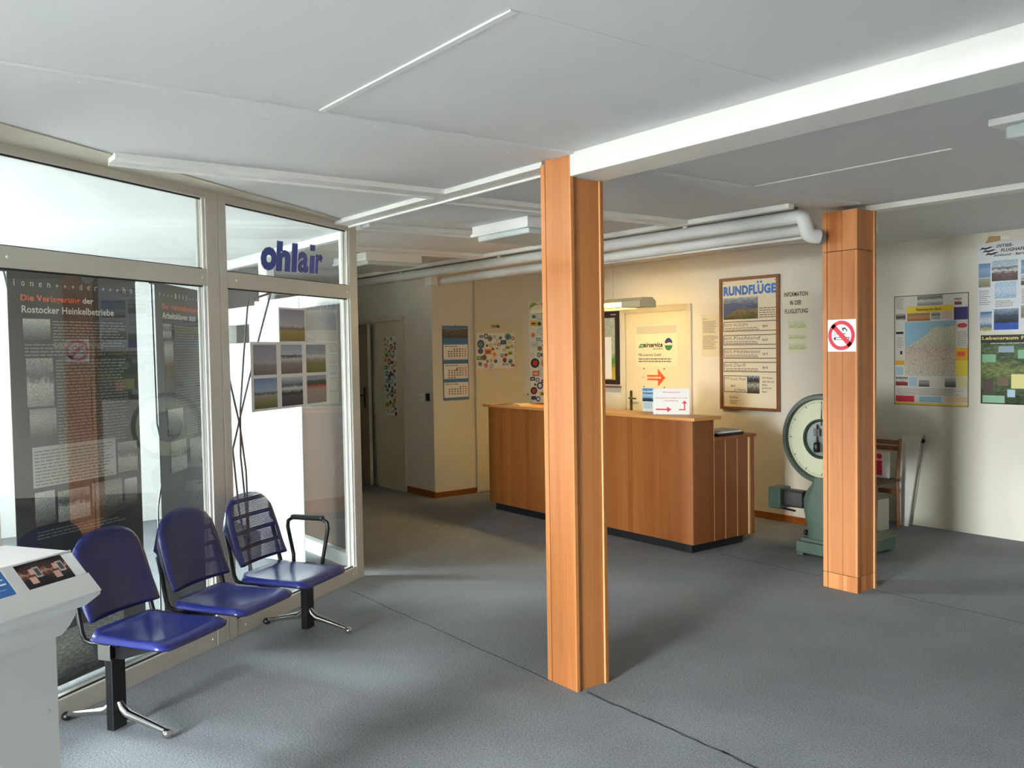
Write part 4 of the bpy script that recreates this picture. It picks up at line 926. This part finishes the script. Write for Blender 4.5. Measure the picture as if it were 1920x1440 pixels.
a = mp_(-4.27, 1.9); lines('small_print', a[0], a[1], a[0]+.08, a[1]+.1, 9, INKG, r, 2, .3, .2, 51, (.01, .02)); a = mp_(-3.725, 1.57); lines('small_print', a[0], a[1], a[0]+.09, a[1]+.13, 9, INKG, r, 2, .3, .2, 52, (.01, .02)); a = mp_(-4.26, 1.15); lines('small_print', a[0], a[1], a[0]+.6, a[1]+.06, 5, INKG, r, 2, .25, .2, 53, (.01, .04)); a = mp_(-4.26, 1.56); lines('small_print', a[0], a[1], a[0]+.06, a[1]+.1, 7, INKG, r, 2, .25, .2, 54, (.01, .02))

r = empty('airport_poster', (-3.557, YB2-.001, 1.683), 0, 'white poster headed OSTSEE-FLUGHAFEN at the right edge', 'poster')
PWd = .72
rect('sheet', 0, 0, PWd, .717, mat('poster_white', '#dfe3e8', .6), r, 1)
for i in range(3):
    z = .685-.024*i; x = .012+.022*i
    poly('wave_logo', [(x, z-.02), (x+.02, z+.002), (x+.05, z-.004), (x+.085, z+.004), (x+.11, z), (x+.085, z-.008), (x+.05, z-.018), (x+.025, z-.012)], INK, r, 2)
text('poster_title', 'OSTSEE-', .145, .675, .275, .7, INK, r, 3, .03, .2); text('poster_title', 'FLUGHAFEN', .18, .638, .40, .664, INK, r, 3, .03, .2); text('poster_subtitle', 'Stralsund - Barth', .125, .605, .37, .624, INK, r, 3, .025, .1)
SKYP = [photo('poster_sky_%d' % i, c, 4, .5) for i, c in enumerate((
    [(0, '#6f8fb5'), (.5, '#8fa8c6'), (1, '#5f82ad')], [(0, '#5a4a4c'), (.4, '#6b5a58'), (.5, '#d0d2d4'), (.62, '#4d5a48'), (.7, '#b5c2cc'), (1, '#9fb3c4')],
    [(0, '#8a8672'), (.5, '#97937f'), (1, '#a9a893')], [(0, '#9fbcd6'), (.5, '#c5d6e6'), (1, '#a9c8e0')], [(0, '#d8c83a'), (.25, '#4a6a9a'), (.5, '#c9d2da'), (1, '#3f6ea8')],
    [(0, '#2f4f9f'), (.3, '#3355a8'), (.38, '#2c3340'), (.7, '#4a5560'), (1, '#8fa2bd')]))]
for i, (u0, v0, u1, v1) in enumerate(((.006, .44, .1, .555), (.11, .405, .31, .57), (.006, .362, .1, .435), (.135, .265, .30, .395), (.018, .005, .112, .162), (.128, .012, .318, .18), (.335, .45, .6, .56), (.335, .36, .6, .44), (.335, .1, .6, .2))):
    rect('poster_photo', u0, v0, u1, v1, SKYP[i % 6], r, 2)
lines('poster_text', .01, .22, .1, .345, 8, INKG, r, 2, .3, .3, 61, (.01, .02)); lines('poster_text', .14, .2, .3, .255, 4, INKG, r, 2, .3, .3, 62, (.01, .03)); lines('poster_text', .34, .22, .6, .34, 8, INKG, r, 2, .3, .3, 63, (.01, .03))
r = empty('wildlife_poster', (-3.532, YB2-.001, 1.092), 0, 'dark green habitat poster headed Lebensraum at the right edge', 'poster')
rect('sheet', 0, 0, .8, .562, photo('meadow_print', [(0, '#27351f'), (.3, '#4d5c3a'), (.5, '#6f7a4a'), (.65, '#3f4f3a'), (.8, '#5a6a4c'), (1, '#22301f')], 7, .8), r, 1)
rect('title_band', 0, .5, .8, .562, mat('poster_black', '#14160f', .5), r, 2); text('poster_title', 'Lebensraum Flugplatz', .012, .515, .52, .55, mat('title_yellow', '#d8c46a', .5), r, 4, .03); lines('poster_text', .08, .492, .35, .5, 1, WHITEP, r, 4, .5, 0, 71)
for i, (u0, v0, u1, v1, c) in enumerate(((.01, .34, .12, .405, '#7fb08a'), (.29, .37, .4, .44, '#7fb08a'), (.24, .13, .345, .245, '#d9d08a'), (.015, .01, .19, .07, '#8fb59a'), (.14, .42, .26, .47, '#8fa5b4'), (.35, .10, .45, .22, '#c98a6a'), (.02, .09, .1, .2, '#4a3a3a'), (.21, .06, .27, .12, '#a9c5d6'), (.13, .15, .22, .22, '#6a5a48'))):
    rect('poster_panel', u0, v0, u1, v1, mat('poster_panel_%d' % i, c, .6), r, 2)
r = empty('wall_note', (-3.50, YB2-.001, 2.4), 0, 'small torn scrap of paper above the airport poster', 'note')
poly('scrap', [(0, 0), (.12, .012), (.12, .05), (.03, .055)], mat('scrap_tan', '#b99a6a', .7), r, 2); rect('tape', .05, .02, .19, .045, WHITEP, r, 1)

# ================================================================== PLATFORM SCALE
sc = empty('platform_scale', (-3.92, 5.9, 0), 0, 'green cast-iron platform scale with large round dial', 'scale')
def sb(nm, a, b_, m, bev=.006, parent=sc): return box(nm, a, b_, m, parent, bev)
sb('base', (-.185, -.12, .02), (.24, .55, .105), GREEN); sb('platform', (-.17, .10, .106), (.255, .60, .125), mat('scale_plate', '#5d6b5c', .5, var=.08))
for x in (-.15, .2):
    for y in (-.09, .5): sb('foot', (x-.03, y-.03, 0), (x+.03, y+.03, .02), GREEND, .003)
sb('base_step', (-.155, -.105, .105), (.155, .09, .135), GREEN)
b = MB(); prof = [(.125, .135), (.13, .16), (.125, .19), (.145, .26), (.165, .34), (.17, .42), (.15, .47), (.12, .51), (.085, .545), (.075, .60)]
vs = []
n = 28
for rr_, h in prof:
    for j in range(n):
        a = 2*math.pi*j/n; ca, sa = math.cos(a), math.sin(a)
        e_ = 2/3.2; vs.append((rr_*math.copysign(abs(ca)**e_, ca), -.01+.085*math.copysign(abs(sa)**e_, sa), h))
k = len(prof); b.add(vs, [(i*n+j, i*n+(j+1) % n, (i+1)*n+(j+1) % n, (i+1)*n+j) for i in range(k-1) for j in range(n)]+[tuple(range(n))[::-1], tuple((k-1)*n+j for j in range(n))])
b.build('pedestal', GREEN, sc, 50)
DZ, R0 = .892, .337
MB().lathe([(R0-.02, .06), (R0, .05), (R0, -.05), (R0-.008, -.062), (R0-.034, -.064), (R0-.042, -.05), (R0-.042, -.03)], 64, 'y', (0, -.02, DZ)).build('dial_case', GREEND, sc, 40)
MB().lathe([(R0-.041, .0), (R0-.041, -.004)], 64, 'y', (0, -.052, DZ)).build('dial_face', CREAM, sc, 40)
tk = MB()
for i in range(120):
    a = 2*math.pi*i/120; L_ = .022 if i % 10 == 0 else (.014 if i % 5 == 0 else .009); w_ = .0016 if i % 10 else .003
    ro = R0-.055; c_, s_ = math.cos(a), math.sin(a); p_ = [(ro, -w_), (ro, w_), (ro-L_, w_), (ro-L_, -w_)]
    tk.add([(q[0]*c_-q[1]*s_, -.0575, DZ+q[0]*s_+q[1]*c_) for q in p_], [(0, 1, 2, 3)])
link('tick_marks', tk.mesh('tick_marks'), INK, sc)['kind'] = 'stuff'
MB().lathe([(.15, .0), (.15, -.02), (.14, -.024), (.13, -.012), (.128, 0)], 48, 'y', (0, -.055, DZ)).build('hub_ring', GREEND, sc, 40)
MB().lathe([(.136, 0), (.136, -.003)], 40, 'y', (0, -.056, DZ)).build('hub_window', mat('hub_grey', '#6f7d76', .2), sc, 40)
mech = MB(); mech.tube([(-.03, -.07, DZ+.11), (-.03, -.07, DZ-.08)], .006, 8).box((-.06, -.075, DZ+.02), (-.005, -.062, DZ+.075)).lathe([(.02, DZ-.1), (.024, DZ-.09), (.024, DZ-.035), (.016, DZ-.025)], 12, 'z', (-.03, -.075, 0)); mech.build('mechanism', mat('dark_steel', '#3b3b3b', .3, metal=.8), sc, 50)
MB().prism([(.0, DZ+.27), (.006, DZ+.1), (-.006, DZ+.1)], 1, -.061, -.059).build('pointer', INK, sc)
sb('weight_housing', (-.455, -.1, .32), (-.345, .05, .49), GREEN, .012); sb('weight_neck', (-.345, -.07, .345), (-.16, .03, .475), BLACKP, .012)
MB().tube([(-.4, -.02, .318), (-.26, -.02, .31)], .008, 8).build('lever', BLACKM, sc, 60)
MB().sphere((-.142, -.05, .165), .022, 12, 6).build('levelling_knob', BLACKP, sc, 60)

# ================================================================== CHAIR AND BOARDS BY THE WALL
ch = empty('wooden_chair', (-4.3, 7.08, 0), 0, 'brown wooden chair standing behind the rear column', 'chair')
for x in (-.19, .19):
    MB().tube([(x, .17, 0), (x, .15, .42), (x, .2, .775)], [.016, .017, .014], 8).build('rear_leg', CHAIRW, ch, 50); MB().tube([(x, -.2, 0), (x, -.18, .41)], .016, 8).build('front_leg', CHAIRW, ch, 50)
for z in (.74, .69): MB().box((-.19, .185+(z-.7)*.13, z-.02), (.19, .2+(z-.7)*.13, z+.02)).build('back_slat', CHAIRW, ch, bevel=.004)
box('seat', (-.21, -.21, .41), (.21, .16, .435), mat('chair_seat_dark', '#4a3028', .6), ch, .006); box('seat_rail', (-.18, -.2, .36), (.18, -.18, .41), CHAIRW, ch, .003); box('seat_rail', (-.18, .13, .30), (.18, .15, .34), CHAIRW, ch, .003)
r = empty('information_board', (-4.3, 7.17, .437), 0, 'white board with a red letter i propped on the chair', 'sign')
box('board', (-.15, .0, 0), (.15, .012, .225), WHITEP, r, .001); rect('letter_stem', .03, .02, .085, .15, RED, r, 2); disc('letter_dot', .058, .185, .026, .026, RED, r, 2, 16)
r = empty('white_carton', (-4.31, 7.06, 0), 0, 'white carton with faint red print under the wooden chair', 'box')
box('carton', (-.16, -.17, 0), (.165, .1, .27), mat('carton_white', '#cfc8c2', .7), r, .003); rect('print', -.1, .17, .14, .20, mat('carton_print', '#b07a70', .7), r, 244); box('tape', (-.16, -.03, .2705), (.165, .02, .2712), CREAMP, r)
r = empty('leaning_board', (-4.12, 7.40, 0), 0, 'tall pale board leaning against the white wall beside the chair', 'board')
b = MB(); b.add([(-.085, -.02, 0), (.02, -.02, 0), (.02, 0, 0), (-.085, 0, 0), (-.075, .06, .78), (.095, .06, .80), (.095, .08, .80), (-.075, .08, .78)], [(0, 3, 2, 1), (4, 5, 6, 7), (0, 1, 5, 4), (1, 2, 6, 5), (2, 3, 7, 6), (3, 0, 4, 7)]); b.build('board', mat('board_pale', '#efece4', .6), r); box('edge_tape', (-.075, .062, .781), (.09, .079, .786), WHITEP, r)
r = empty('thin_rod', (-4.07, 7.43, 0), 0, 'thin rod with a black grip against the white wall', 'rod')
MB().tube([(-.03, -.02, 0), (.07, .045, .80)], .0035, 8).build('rod', GREYM, r, 60); MB().tube([(.06, .035, .73), (.066, .04, .765)], .014, 8).build('grip', BLACKP, r, 60)
